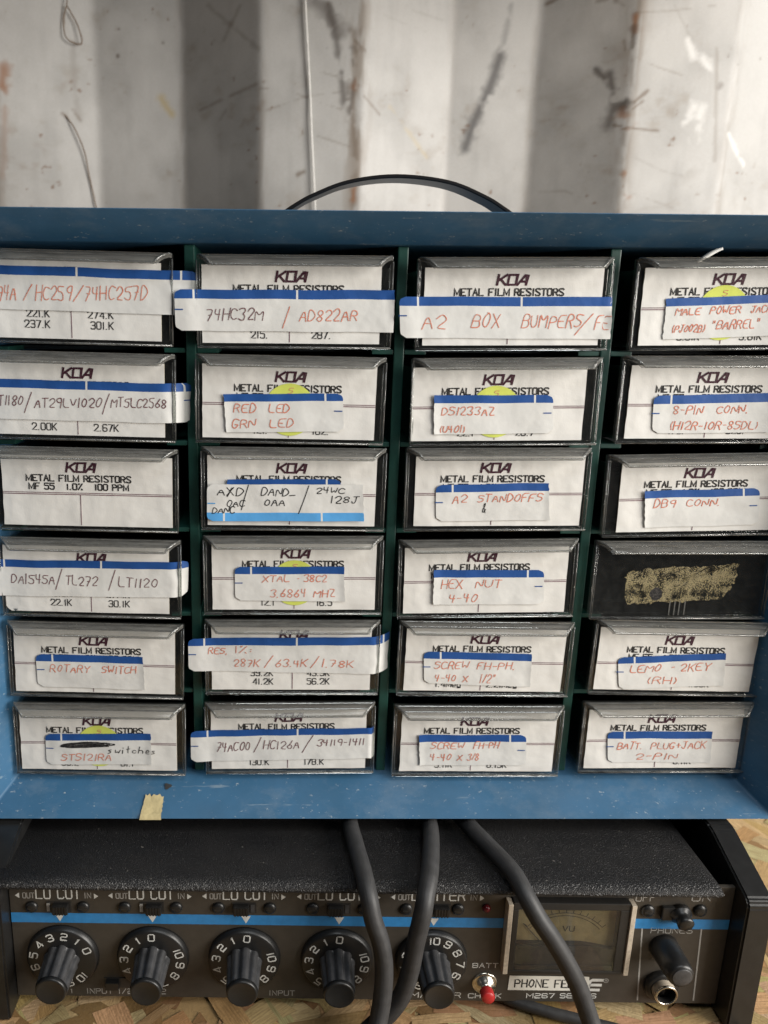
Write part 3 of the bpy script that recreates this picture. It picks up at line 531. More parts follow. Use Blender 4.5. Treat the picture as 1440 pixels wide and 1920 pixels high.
# ================================================================== DRAWERS
DR = {"11": {"card": [-142.2, 3.03, -1.0], "mz": 21, "mx": -0.8, "fx": [-186.76, -100.26], "st": [{"q": [[-184.24, 33.51], [-87.79, 31.42], [-185.84, 15.73], [-88.11, 13.28]], "sh": 3.69, "n": [-138.86, -94.92], "rnd": "r", "tick": None, "kind": "dark", "bend": ["r", -103.67], "t": [["94A", -175.18, 18.89, -164.57, 18.99, 6.07, "r"], ["/", -162.08, 19.01, -158.01, 19.05, 6.5, "r"], ["HC259", -158.01, 19.05, -141.29, 18.98, 6.07, "r"], ["/", -140.85, 18.76, -136.32, 18.8, 6.5, "r"], ["74HC257D", -137.65, 19.23, -109.1, 19.7, 5.85, "r"]]}], "v": [["221.K", "237.K"], ["274.K", "301.K"]]}, "12": {"card": [-48.14, 1.99, -0.01], "mz": 21.33, "mx": -1.2, "fx": [-88.39, -5.23], "st": [{"q": [[-97.88, 23.96], [-4.37, 24.59], [-97.62, 6.98], [-4.06, 7.1]], "sh": 3.75, "n": [-89.73, -45.75], "rnd": "l", "tick": 15.85, "kind": "dark", "bend": ["r", -7.57], "t": [["74HC32M", -85.63, 11.53, -59.78, 11.76, 4.85, "p"], ["/", -51.74, 8.49, -48.75, 8.51, 8.82, "r"], ["AD822AR", -45.58, 11.44, -19.66, 11.66, 4.85, "r"]]}], "v": [["196.", "215."], ["261.", "287."]]}, "13": {"card": [47.06, 2.0, 0.58], "mz": 20.87, "mx": -1.9, "fx": [5.57, 89.25], "st": [{"q": [[-2.2, 21.98], [89.13, 22.59], [-0.96, 4.88], [90.2, 4.98]], "sh": 3.78, "n": [5.79, 50.37], "rnd": "l", "tick": 14.04, "kind": "dark", "bend": ["r", 85.21], "t": [["A2", 6.95, 8.54, 18.94, 8.65, 6.22, "r"], ["BOX", 28.37, 9.18, 42.23, 9.29, 6.0, "r"], ["BUMPERS", 50.09, 9.36, 77.36, 9.82, 5.77, "r"], ["/", 74.67, 6.65, 81.87, 6.71, 8.88, "r"], ["FE", 81.6, 9.18, 89.25, 9.25, 5.77, "r"]]}], "v": [["", ""], ["", ""]]}, "14": {"card": [140.94, 2.9, 0.8], "mz": 21.13, "mx": -2.86, "fx": [98.96, 182.46], "st": [{"q": [[112.65, 22.14], [167.85, 24.62], [113.25, 5.06], [170.8, 7.47]], "sh": 3.35, "n": [], "rnd": "", "tick": None, "kind": "dark", "bend": None, "t": [["MALE", 116.56, 15.3, 128.09, 15.63, 3.13, "r"], ["POWER", 131.53, 15.88, 145.59, 16.45, 3.13, "r"], ["JACK", 149.26, 16.7, 158.95, 17.01, 3.13, "r"], ["(PJ002B)", 115.88, 8.13, 131.43, 8.49, 3.13, "r"], ["\"BARREL\"", 133.16, 9.4, 154.66, 10.49, 4.02, "r"]]}], "dot": [137.83, 16.46, 11.5], "v": [["2.87K", "3.01K"], ["3.32K", "3.61K"]]}, "21": {"card": [-141.86, -38.72, -1.0], "mz": 21, "mx": -0.8, "fx": [-186.42, -98.52], "st": [{"q": [[-188.49, -13.68], [-91.66, -15.91], [-190.06, -31.1], [-92.01, -33.22]], "sh": 3.72, "n": [-137.11, -94.86], "rnd": "r", "tick": -23.35, "kind": "dark", "bend": ["r", -102.76], "t": [["LT1180", -179.76, -25.41, -165.08, -25.53, 4.18, "p"], ["/", -164.84, -28.57, -161.33, -28.55, 8.83, "p"], ["AT29LV1020", -161.16, -26.2, -130.78, -26.21, 4.18, "p"], ["/", -130.68, -29.02, -127.39, -29.0, 8.83, "p"], ["MT5LC2568", -127.72, -25.95, -102.43, -26.23, 4.18, "p"]]}], "v": [["1.82K", "2.00K"], ["2.37K", "2.67K"]]}, "22": {"card": [-48.8, -39.54, -0.68], "mz": 20.81, "mx": -0.63, "fx": [-90.53, -6.09], "st": [{"q": [[-77.48, -19.98], [-24.99, -19.27], [-76.23, -36.81], [-24.12, -36.06]], "sh": 3.29, "n": [-32.8], "rnd": "r", "tick": -27.06, "kind": "dark", "bend": None, "t": [["RED", -73.84, -27.9, -62.97, -27.82, 4.0, "r"], ["LED", -58.49, -27.78, -48.36, -27.71, 4.0, "r"], ["GRN", -74.79, -34.76, -63.2, -34.44, 4.0, "r"], ["LED", -57.99, -34.4, -46.39, -34.32, 4.0, "r"]]}], "dot": [-48.26, -26.62, 11.52], "v": [["110.", "121."], ["147.", "162."]]}, "23": {"card": [44.07, -39.68, 0.78], "mz": 20.52, "mx": -1.62, "fx": [5.27, 88.82], "st": [{"q": [[15.0, -19.64], [67.6, -19.24], [15.91, -36.97], [69.12, -36.12]], "sh": 3.54, "n": [59.57], "rnd": "r", "tick": -27.08, "kind": "dark", "bend": None, "t": [["DS1233AZ", 18.11, -28.52, 42.54, -28.22, 3.78, "r"], ["(U401)", 17.36, -36.01, 30.23, -35.91, 3.07, "r"]]}], "dot": [42.73, -26.77, 11.44], "v": [["20.0", "22.1"], ["24.3", "26.7"]]}, "24": {"card": [139.76, -38.09, 0.42], "mz": 20.65, "mx": -2.87, "fx": [96.68, 181.45], "st": [{"q": [[112.25, -19.22], [164.87, -17.53], [113.76, -35.92], [166.29, -34.95]], "sh": 3.79, "n": [120.19], "rnd": "l", "tick": -26.99, "kind": "dark", "bend": None, "t": [["8-PIN", 121.13, -27.17, 135.09, -27.06, 3.55, "r"], ["CONN.", 140.55, -26.79, 155.56, -26.44, 3.32, "r"], ["(H12R-10R-8SDL)", 120.01, -34.08, 161.25, -33.54, 3.55, "r"]]}], "v": [["432.", "475."], ["576.", "523."]]}, "31": {"card": [-139.55, -80.36, -0.99], "mz": 20.73, "mx": -3.79, "fx": [-185.84, -98.79], "st": [], "v": [["", ""], ["", ""]]}, "32": {"card": [-47.03, -79.71, -0.32], "mz": 20.36, "mx": -1.4, "fx": [-87.91, -4.92], "st": [{"q": [[-76.18, -58.09], [-24.88, -57.76], [-76.31, -73.32], [-24.47, -73.01]], "sh": 3.47, "n": [-31.25], "rnd": "r", "tick": None, "kind": "dark", "bend": None, "t": []}, {"q": [[-85.22, -60.21], [-14.91, -60.01], [-85.48, -77.39], [-13.91, -77.23]], "sh": 3.98, "n": [-77.64, -33.76], "rnd": "l", "tick": -69.0, "kind": "light", "bend": None, "t": [["AXD", -81.31, -65.37, -68.75, -65.29, 3.73, "k"], ["/", -69.74, -72.02, -66.58, -72.01, 11.45, "k"], ["OAC", -77.01, -70.57, -68.04, -70.51, 2.99, "k"], ["DANC", -83.6, -73.61, -72.66, -73.54, 2.99, "k"], ["DAND_", -61.49, -65.25, -45.04, -65.15, 3.73, "k"], ["OAA", -60.03, -69.97, -49.83, -69.91, 3.24, "k"], ["/", -43.71, -73.63, -39.32, -73.6, 12.95, "k"], ["24WC", -36.58, -64.1, -23.02, -64.02, 2.74, "k"], ["128J", -30.18, -68.66, -16.67, -68.46, 3.24, "k"]]}], "v": [["", ""], ["", ""]]}, "33": {"card": [47.29, -79.17, 0.48], "mz": 20.72, "mx": -3.15, "fx": [3.6, 89.06], "st": [{"q": [[18.19, -60.05], [69.39, -58.74], [19.16, -77.04], [71.38, -76.11]], "sh": 3.5, "n": [25.77], "rnd": "l", "tick": -68.17, "kind": "dark", "bend": None, "t": [["A2", 25.33, -68.45, 33.12, -68.16, 4.25, "r"], ["STANDOFFS", 37.0, -67.88, 67.24, -67.2, 3.75, "r"], ["&", 39.07, -72.89, 42.01, -72.87, 4.75, "k"]]}], "v": [["", ""], ["", ""]]}, "34": {"card": [141.08, -81.06, 1.29], "mz": 20.98, "mx": -3.71, "fx": [95.18, 180.66], "st": [{"q": [[113.53, -62.18], [166.05, -60.48], [115.68, -79.54], [168.06, -77.58]], "sh": 3.52, "n": [158.67], "rnd": "r", "tick": -68.6, "kind": "dark", "bend": None, "t": [["DB9", 117.8, -69.91, 128.59, -69.59, 3.77, "r"], ["CONN.", 132.85, -69.31, 149.14, -68.71, 3.27, "r"]]}], "v": [["", ""], ["", ""]]}, "41": {"card": [-142.31, -122.58, -1.1], "mz": 20.41, "mx": 1.26, "fx": [-183.56, -97.54], "st": [{"q": [[-183.71, -96.53], [-94.79, -97.62], [-183.92, -114.26], [-95.65, -114.92]], "sh": 3.65, "n": [-179.54, -134.87], "rnd": "r", "tick": None, "kind": "dark", "bend": ["r", -100.17], "t": [["DA1545A", -177.82, -107.79, -156.5, -108.35, 4.69, "p"], ["/", -156.42, -110.97, -153.2, -110.96, 9.91, "p"], ["TL272", -152.82, -108.85, -136.73, -109.04, 4.69, "p"], ["/", -131.88, -111.39, -128.65, -111.37, 9.91, "p"], ["LT1120", -128.32, -109.53, -108.72, -109.96, 4.69, "p"]]}], "v": [["20.0K", "22.1K"], ["27.4K", "30.1K"]]}, "42": {"card": [-45.38, -120.82, 0.22], "mz": 21.28, "mx": -0.45, "fx": [-87.34, -4.26], "st": [{"q": [[-73.07, -99.51], [-22.26, -99.25], [-72.93, -116.14], [-21.28, -116.37]], "sh": 3.55, "n": [-65.5], "rnd": "l", "tick": -107.43, "kind": "dark", "bend": None, "t": [["XTAL", -60.8, -106.84, -47.23, -106.78, 3.42, "r"], ["-", -44.49, -106.76, -42.75, -106.76, 3.42, "r"], ["38C2", -41.5, -106.75, -30.04, -106.7, 3.42, "r"], ["3.6864", -57.26, -114.37, -39.39, -114.29, 3.68, "r"], ["MHZ", -36.88, -114.28, -25.71, -114.07, 3.68, "r"]]}], "dot": [-45.13, -107.38, 11.05], "v": [["11.0", "12.1"], ["15.0", "16.5"]]}, "43": {"card": [44.63, -121.98, 0.88], "mz": 21.31, "mx": -3.14, "fx": [3.49, 87.07], "st": [{"q": [[19.72, -100.69], [71.39, -100.43], [20.31, -117.86], [72.82, -117.37]], "sh": 3.7, "n": [63.77], "rnd": "r", "tick": -108.45, "kind": "dark", "bend": None, "t": [["HEX", 22.75, -109.87, 33.9, -109.56, 4.23, "r"], ["NUT", 39.02, -109.27, 51.93, -108.94, 3.96, "r"], ["4-40", 26.79, -116.5, 41.16, -116.44, 3.96, "r"]]}], "v": [["", ""], ["", ""]]}, "44": {"card": None, "fx": [95.88, 176.68], "st": []}, "51": {"card": [-140.63, -163.92, -1.35], "mz": 20.51, "mx": -1.59, "fx": [-181.7, -96.4], "st": [{"q": [[-168.08, -143.55], [-117.16, -144.91], [-168.22, -160.49], [-116.74, -162.31]], "sh": 3.61, "n": [-160.33], "rnd": "l", "tick": -151.56, "kind": "dark", "bend": None, "t": [["ROTARY", -162.45, -152.79, -142.73, -153.14, 3.75, "r"], ["SWITCH", -138.02, -153.4, -120.53, -153.49, 3.75, "r"]]}], "v": [["", ""], ["", ""]]}, "52": {"card": [-46.24, -162.07, -0.02], "mz": 22.32, "mx": 0.04, "fx": [-87.46, -4.19], "st": [{"q": [[-95.33, -135.21], [1.62, -134.15], [-95.42, -151.87], [1.94, -153.51]], "sh": 3.72, "n": [-87.73, -43.72, -1.92], "rnd": "l", "tick": -143.29, "kind": "dark", "bend": ["r", -7.27], "t": [["RES,", -86.59, -142.98, -76.4, -143.22, 3.3, "r"], ["1%:", -74.11, -142.66, -64.68, -142.63, 3.3, "r"], ["287K", -74.67, -149.58, -61.36, -149.53, 3.86, "r"], ["/", -59.05, -150.08, -54.95, -150.07, 6.06, "r"], ["63.4K", -54.57, -149.79, -38.55, -149.73, 3.86, "r"], ["/", -37.0, -150.29, -32.89, -150.27, 6.06, "r"], ["1.78K", -32.65, -149.71, -16.06, -149.94, 3.86, "r"]]}], "v": [["39.2K", "41.2K"], ["43.9K", "56.2K"]]}, "53": {"card": [46.54, -162.33, -0.47], "mz": 20.75, "mx": -1.6, "fx": [4.8, 88.06], "st": [{"q": [[17.02, -141.23], [69.08, -142.42], [18.04, -157.84], [69.68, -159.66]], "sh": 3.62, "n": [25.14], "rnd": "l", "tick": -149.18, "kind": "dark", "bend": None, "t": [["SCREW", 21.88, -150.09, 39.16, -150.31, 3.76, "r"], ["FH-PH.", 42.52, -150.3, 61.9, -150.52, 3.62, "r"], ["4-40", 22.25, -156.82, 33.66, -157.06, 3.62, "r"], ["X", 36.12, -157.05, 39.28, -157.04, 3.07, "r"], ["1/2\"", 43.78, -157.31, 52.36, -157.57, 4.46, "r"]]}], "v": [["1.2Meg", "1.4Meg"], ["2.0Meg", "2.21Meg"]]}, "54": {"card": [138.97, -161.61, -0.89], "mz": 19.81, "mx": -0.73, "fx": [98.4, 180.88], "st": [{"q": [[110.75, -143.94], [162.45, -141.73], [113.06, -160.78], [163.75, -158.64]], "sh": 3.37, "n": [118.73], "rnd": "l", "tick": -151.61, "kind": "dark", "bend": None, "t": [["LEMO", 116.48, -152.19, 132.19, -151.12, 3.93, "r"], ["-", 136.57, -150.83, 138.91, -150.82, 3.65, "r"], ["2KEY", 140.77, -151.1, 156.29, -150.48, 3.93, "r"], ["(RH)", 124.72, -157.91, 141.64, -157.58, 3.65, "r"]]}], "v": [["", ""], ["1.21K", "1.50K"]]}, "61": {"card": [-140.61, -205.6, -0.79], "mz": 20.33, "mx": -1.73, "fx": [-181.48, -97.8], "st": [{"q": [[-166.28, -185.49], [-114.75, -185.38], [-166.6, -202.33], [-114.69, -202.25]], "sh": 3.67, "n": [-158.47], "rnd": "l", "tick": -193.4, "kind": "dark", "bend": None, "t": [["~", -159.29, -194.65, -132.24, -193.42, 4.69, "k"], ["switches", -136.69, -195.96, -111.87, -196.33, 3.81, "k"], ["STS121RA", -159.89, -200.16, -134.38, -200.12, 3.81, "r"]]}], "dot": [-140.29, -192.34, 11.13], "v": [["48.7", "56.2"], ["56.2", "61.1"]]}, "62": {"card": [-46.92, -205.23, 0.49], "mz": 21.92, "mx": -1.0, "fx": [-87.31, -5.22], "st": [{"q": [[-95.15, -184.0], [-4.43, -182.35], [-95.28, -201.03], [-4.06, -199.1]], "sh": 3.52, "n": [-86.94, -42.7], "rnd": "l", "tick": -192.18, "kind": "dark", "bend": ["r", -8.06], "t": [["74AC00", -83.69, -195.39, -65.77, -194.77, 4.7, "p"], ["/", -64.19, -195.94, -60.49, -195.94, 8.22, "p"], ["HC126A", -60.5, -194.17, -41.52, -193.54, 4.4, "p"], ["/", -40.16, -195.9, -34.88, -195.89, 9.4, "p"], ["34119-1411", -33.62, -192.35, -9.36, -191.72, 3.52, "p"]]}], "v": [["118.K", "130.K"], ["162.K", "178.K"]]}, "63": {"card": [46.61, -206.28, -0.06], "mz": 21.12, "mx": -3.31, "fx": [4.8, 87.4], "st": [{"q": [[17.03, -185.71], [70.2, -185.68], [18.28, -202.63], [71.54, -202.43]], "sh": 3.84, "n": [62.16], "rnd": "r", "tick": -194.13, "kind": "dark", "bend": None, "t": [["SCREW", 22.32, -193.27, 39.95, -193.24, 3.54, "r"], ["FH-PH", 43.91, -193.09, 57.18, -193.06, 3.54, "r"], ["4-40", 22.68, -199.85, 33.99, -199.83, 3.84, "r"], ["X", 36.39, -199.83, 39.32, -199.82, 2.95, "r"], ["3/8", 40.9, -199.61, 47.83, -199.6, 4.13, "r"]]}], "v": [["", "5.11K"], ["", "6.19K"]]}, "64": {"card": [138.72, -204.15, 0.32], "mz": 21.02, "mx": -3.09, "fx": [98.02, 180.59], "st": [{"q": [[110.42, -183.84], [162.22, -183.43], [112.04, -200.69], [163.57, -200.81]], "sh": 3.84, "n": [118.76], "rnd": "l", "tick": -191.95, "kind": "dark", "bend": None, "t": [["BATT.", 115.34, -193.25, 128.8, -193.22, 3.99, "r"], ["PLUG+JACK", 131.93, -193.21, 160.28, -192.86, 3.84, "r"], ["2-PIN", 125.25, -199.17, 146.65, -198.84, 3.55, "r"]]}], "v": [["", ""], ["", "8.11K"]]}}
LAB = {
'11':'clear top row drawer at far left with long red lettered strip label',
'12':'clear top row drawer whose strip label is half brown, half red writing',
'13':'clear top row drawer lettered A2 BOX BUMPERS in red on a long strip',
'14':'clear top row drawer lettered MALE POWER JACK over a yellow dot',
'21':'clear second row drawer at far left with long brown lettered strip label',
'22':'clear drawer lettered RED LED and GRN LED over a yellow dot',
'23':'clear drawer, yellow dot, label with red part number and empty lower right half, third column',
'24':'clear drawer lettered 8-PIN CONN. in red, second row at far right',
'31':'clear drawer with bare printed card and no handwritten label',
'32':'clear drawer with black writing on a label edged in light blue',
'33':'clear drawer lettered A2 STANDOFFS in red with a black ampersand',
'34':'clear drawer lettered DB9 CONN. in red above the uncarded drawer',
'41':'clear drawer with wrapped brown lettered strip, fourth row at far left',
'42':'clear drawer lettered XTAL in red over a yellow dot',
'43':'clear drawer lettered HEX NUT 4-40 in red',
'44':'empty dark clear drawer without card, showing a patch of old glue',
'51':'clear drawer lettered ROTARY SWITCH in red',
'52':'clear drawer lettered RES, 1% on a long strip curling off its right side',
'53':'clear drawer lettered SCREW FH-PH. 4-40 X 1/2 in red',
'54':'clear fifth row drawer at far right, red lettered label tilted upward',
'61':'clear drawer with scribbled out label reading switches, over a yellow dot',
'62':'clear bottom row drawer with long brown lettered strip label',
'63':'clear drawer lettered SCREW FH-PH 4-40 X 3/8 in the bottom row',
'64':'clear bottom row drawer lettered BATT. PLUG+JACK 2-PIN in red',
}
INK = {'r': 'red', 'p': 'purple', 'k': 'black'}
ROWZ = {4: -124.2}
BEND = {'11': 3.0, '12': .4, '13': .2, '21': 9.0, '41': 5.5, '52': 8.5, '62': 3.5}
def make_drawer(key, d):
    row, colm = int(key[0]), int(key[1]); rr = random.Random(int(key)*7+1)
    fx0, fx1 = d['fx']; hw = 41.9; ox = (fx0+fx1)/2
    if colm == 1: ox = -140.8 + (row-1)*.2
    if d['card']: cx, czb, ang = d['card']; oz = czb-2.2
    else: cx, czb, ang = ox+.3, ROWZ[row]+2.2, .3; oz = ROWZ[row]
    if d['card']: oz = czb-2.2 - math.tan(R(ang))*(cx-ox)
    H = 38.3; ca, sa = math.cos(R(ang)), math.sin(R(ang))
    oy = rr.uniform(-.5, .5)
    root = empty('clear_drawer', P(ox, oy, oz), (0, -R(ang), 0))
    tag(root, LAB[key], 'drawer', 'clear drawers of the blue cabinet')
    def lc(X, Z): X -= ox; Z -= oz; return (X*ca+Z*sa, -X*sa+Z*ca)
    # tray
    b = MB(); t = MT['tray']
    b.box(-40.6, -39.4, 2.0, 132, 1.2, 34, t, .3); b.box(39.4, 40.6, 2.0, 132, 1.2, 34, t, .3); b.box(-39.3, 39.3, 2.0, 132, 1.2, 2.4, t); b.box(-39.3, 39.3, 131, 132, 2.5, 33, t)
    b.build('tray', root)
    # front panel with raised border
    b = MB(); c = MT['clear']
    b.box(-hw, hw, 0, 1.9, .2, H, c, .5)
    e = MT['rim']
    b.box(-hw+.2, hw-.2, -2.0, -.05, .0, .9, e, .35)
    b.tube([(-hw+.6, -1.75, .55), (hw-.6, -1.75, .55)], .42, e, 8)
    for s in (-1, 1):
        b.box(min(s*(hw-.1), s*(hw-1.3)), max(s*(hw-.1), s*(hw-1.3)), -1.0, -.05, 1.3, H-2.0, c, .4)
        b.tube([(s*(hw-.35), -.9, 1.2), (s*(hw-.30), -1.0, H-2)], .36, e, 8); b.tube([(s*(hw-1.5), -.35, 1.2), (s*(hw-1.5), -.35, H-3)], .22, e, 6)
    b.build('front_panel', root)
    # pull lip: profile swept along x, ends chamfered inwards toward the front edge
    prof = [(-.02, H), (-2.2, H+.1), (-4.2, H-.6), (-5.9, H-1.7), (-6.9, H-2.8), (-7.3, H-3.7), (-7.2, H-4.4), (-6.7, H-4.5), (-6.2, H-3.9), (-5.3, H-2.9), (-3.8, H-1.9), (-2.2, H-1.35), (-.02, H-1.4)]
    def half(y): k = min(1, max(0, (-y-1.0)/5.9)); return hw-.5 - 5.6*k**1.2
    vs = []; fs = []; m = len(prof); U = [-1, -.985, -.5, 0, .5, .985, 1]
    for u in U:
        for y, z in prof: vs.append((u*half(y)*(1 if abs(u) < .99 else 1.0), y, z + (0 if abs(u) < .99 else -.15)))
    for j in range(len(U)-1):
        for k in range(m-1): fs.append((j*m+k, (j+1)*m+k, (j+1)*m+k+1, j*m+k+1))
    fs += [tuple(range(m)), tuple((len(U)-1)*m+k for k in range(m))[::-1]]
    b = MB(); b.add(vs, fs, MT['lip'], True)
    xl, xf = half(0), half(-7.0)
    path = [(-xl+.3, -.6, H-.1)] + [(-half(-yy), -yy, H-dz) for yy, dz in ((2.2, -.05), (4.2, .65), (5.9, 1.8), (6.9, 2.9))] + [(-xf+1.0, -7.15, H-4.05)]
    b.tube([Vector(p) for p in path + [(-p[0], p[1], p[2]) for p in path[::-1]]], .52, MT['rim'], 8)
    b.tube([(-half(-2)+.4, -1.6, H+.05), (half(-2)-.4, -1.6, H+.05)], .28, MT['rim'], 6)
    b.tube([(-half(-5)+.4, -5.1, H-1.05), (half(-5)-.4, -5.1, H-1.05)], .22, MT['rim'], 6)
    lp = b.build('pull_lip', root); lp.modifiers.new('edge', 'EDGE_SPLIT').split_angle = R(50)
    if not d['card']:
        b = MB(); ol = [(110.2, -103.6), (111, -101.3), (116, -100.2), (122.6, -99.5), (132, -99.0), (141, -99.1), (149, -98.2), (156, -97.4), (162.5, -97.2), (162.2, -102), (161.6, -107.4), (159, -111.8), (157, -114.6), (148, -115.2), (138, -116), (126, -116.5), (121, -117), (113.3, -117.3), (111, -115), (110.4, -110)]
        ol = [(a[0]+(c_[0]-a[0])*t_/4+rr.uniform(-.5, .5), a[1]+(c_[1]-a[1])*t_/4+rr.uniform(-.5, .5)) for a, c_ in zip(ol, ol[1:]+ol[:1]) for t_ in range(4)]; pts = [lc(*p) for p in ol]; mx = sum(p[0] for p in pts)/len(pts); mz = sum(p[1] for p in pts)/len(pts); vs = [(mx, -.12, mz)]; fs = []
        for k, p in enumerate(pts):
            vs.append((p[0]+rr.uniform(-.4, .4), -.12, p[1]+rr.uniform(-.4, .4)))
        n = len(pts); fs = [(0, 1+(k+1) % n, 1+k) for k in range(n)]; b.add(vs, fs, MT['residue']); b.build('glue_patch', root)
        hb = MB(); hx, hz = lc(125.5, -112); hb.add([(hx+2.9*math.cos(a*.45)*(1+.15*math.sin(a*2.1)), -.2, hz+3.3*math.sin(a*.45)) for a in range(14)], [tuple(range(14))[::-1]], MT['print']); hb.build('bare_spot', root)
        b = MB()
        for dx in (-3.6, -1.2, 1.0, 3.6): b.box(dx-.25, dx+.25, -.4, -.05, 1.6, 9, MT['lip'])
        b.build('moulded_rib', root); return
    # card
    cxl, czl = lc(cx, czb); seed = rr.uniform(0, 99); CW, CH = 38.2, 32.3
    def csurf(x, z):
        w = mnoise.noise(Vector((x*.06+seed, z*.08, 1)))*.62 + mnoise.noise(Vector((x*.15, z*.15+seed, 4)))*.24
        e = min(1, max(0, (abs(x-cxl)-CW+5)/5))
        return -.55 + w*.55 - .25*e*mnoise.noise(Vector((z*.12, seed, 2)))
    b = MB(); nx, nz = 56, 26; vs = []
    cut = 3.0 if key == '41' else 0
    for j in range(nz+1):
        for i in range(nx+1):
            x = cxl-CW+2*CW*i/nx; z = czl+CH*j/nz
            if cut and i < 3 and j == 0: x = cxl-CW+cut*(i+1)/1.2; 
            if cut and i == 0 and j in (1,): x += .8
            if i == 0: x += mnoise.noise(Vector((z*.2, seed, 7)))*.25
            vs.append((x, csurf(x, z), z))
    b.add(vs, [(j*(nx+1)+i, j*(nx+1)+i+1, (j+1)*(nx+1)+i+1, (j+1)*(nx+1)+i) for j in range(nz) for i in range(nx)], MT['card'], True)
    # cut edges of the card
    for side in (0, nx): b.add([vs[j*(nx+1)+side] for j in range(nz+1)] + [(vs[j*(nx+1)+side][0], -.03, vs[j*(nx+1)+side][2]) for j in range(nz+1)], [(j, j+1, nz+2+j, nz+1+j) for j in range(nz)], MT['edge'])
    pr = lambda x, z: (x, csurf(x, z)-.16, z)
    mz = czl+d.get('mz', 21); mx = cxl+d.get('mx', -1)
    # maker's mark: open italic capitals of square cut
    kx = mx+1.0; kz = mz+4.4; kw, kh, sl = 3.5, 4.0, .16
    for x0, strokes in ((kx-6.4, [[(0, 0), (0, 1)], [(1, 1), (.12, .45)], [(.3, .58), (1.02, 0)]]), (kx-1.9, [[(0, 0), (0, 1), (1, 1), (1, 0), (0, 0)]]), (kx+2.3, [[(0, 0), (.78, 1), (1.02, 1), (1.05, 0)], [(.3, .32), (1, .32)]])):
        for st in strokes: b.ribbon([(x0+px*kw+pz*kh*sl, kz+pz*kh) for px, pz in st], .95, MT['koa'], pr)
    printed(b, 'METAL FILM RESISTORS', mx, mz, 46.8, 2.75, MT['print'], pr, True)
    printed(b, 'MF 55   1.0%   100 PPM', mx, mz-3.75, 44.6, 2.7, MT['print'], pr, True)
    for dz, w in ((-5.3, .28), (-6.05, .34)): b.ribbon([(cxl-CW+.2+k*(2*CW-.4)/14, mz+dz) for k in range(15)], w, MT['line'], pr)
    b.ribbon([(mx+.6, mz-6.3-k*(mz-6.3-czl-.6)/6) for k in range(7)], .32, MT['line'], pr)
    vb_ = {'11': 4.5, '41': 3.2, '52': 2.9}.get(key, 2.2)
    for (a1, a2), xr in (((d['v'][0]), mx-8.8), ((d['v'][1]), mx+18.4)):
        printed(b, a1, xr, czl+vb_+4.5, None, 3.0, MT['print'], pr, False, 'r'); printed(b, a2, xr, czl+vb_, None, 3.0, MT['print'], pr, False, 'r')
    card = b.build('index_card', root)
    # yellow dot
    dot = d.get('dot')
    if dot:
        dx, dz = lc(dot[0], dot[1]); rad = dot[2]; b = MB(); vs = []; fs = []; NR, NA = 6, 40
        ds = lambda x, z: csurf(x, z)-.26
        vs.append((dx, ds(dx, dz), dz))
        for j in range(1, NR+1):
            for k in range(NA): a = 2*math.pi*k/NA; x, z = dx+rad*j/NR*math.cos(a), dz+rad*j/NR*math.sin(a); vs.append((x, ds(x, z), z))
        fs = [(0, 1+k, 1+(k+1) % NA) for k in range(NA)] + [(1+(j-1)*NA+k, 1+j*NA+k, 1+j*NA+(k+1) % NA, 1+(j-1)*NA+(k+1) % NA) for j in range(1, NR) for k in range(NA)]
        b.add(vs, fs, MT['dot'], True)
        write(b, 'S', dx-1.0, dz+rad*.60, dx+1.0, dz+rad*.62, rad*.2, .25, MT['red'], lambda x, z: (x, ds(x, z)-.12, z), rng=rr)
        dt = b.build('dot_sticker', root); dt['label'] = 'round yellow green dot sticker'
    for si, s in enumerate(d['st']): make_label(key, si, s, root, lc, csurf, cxl, CW, rr)

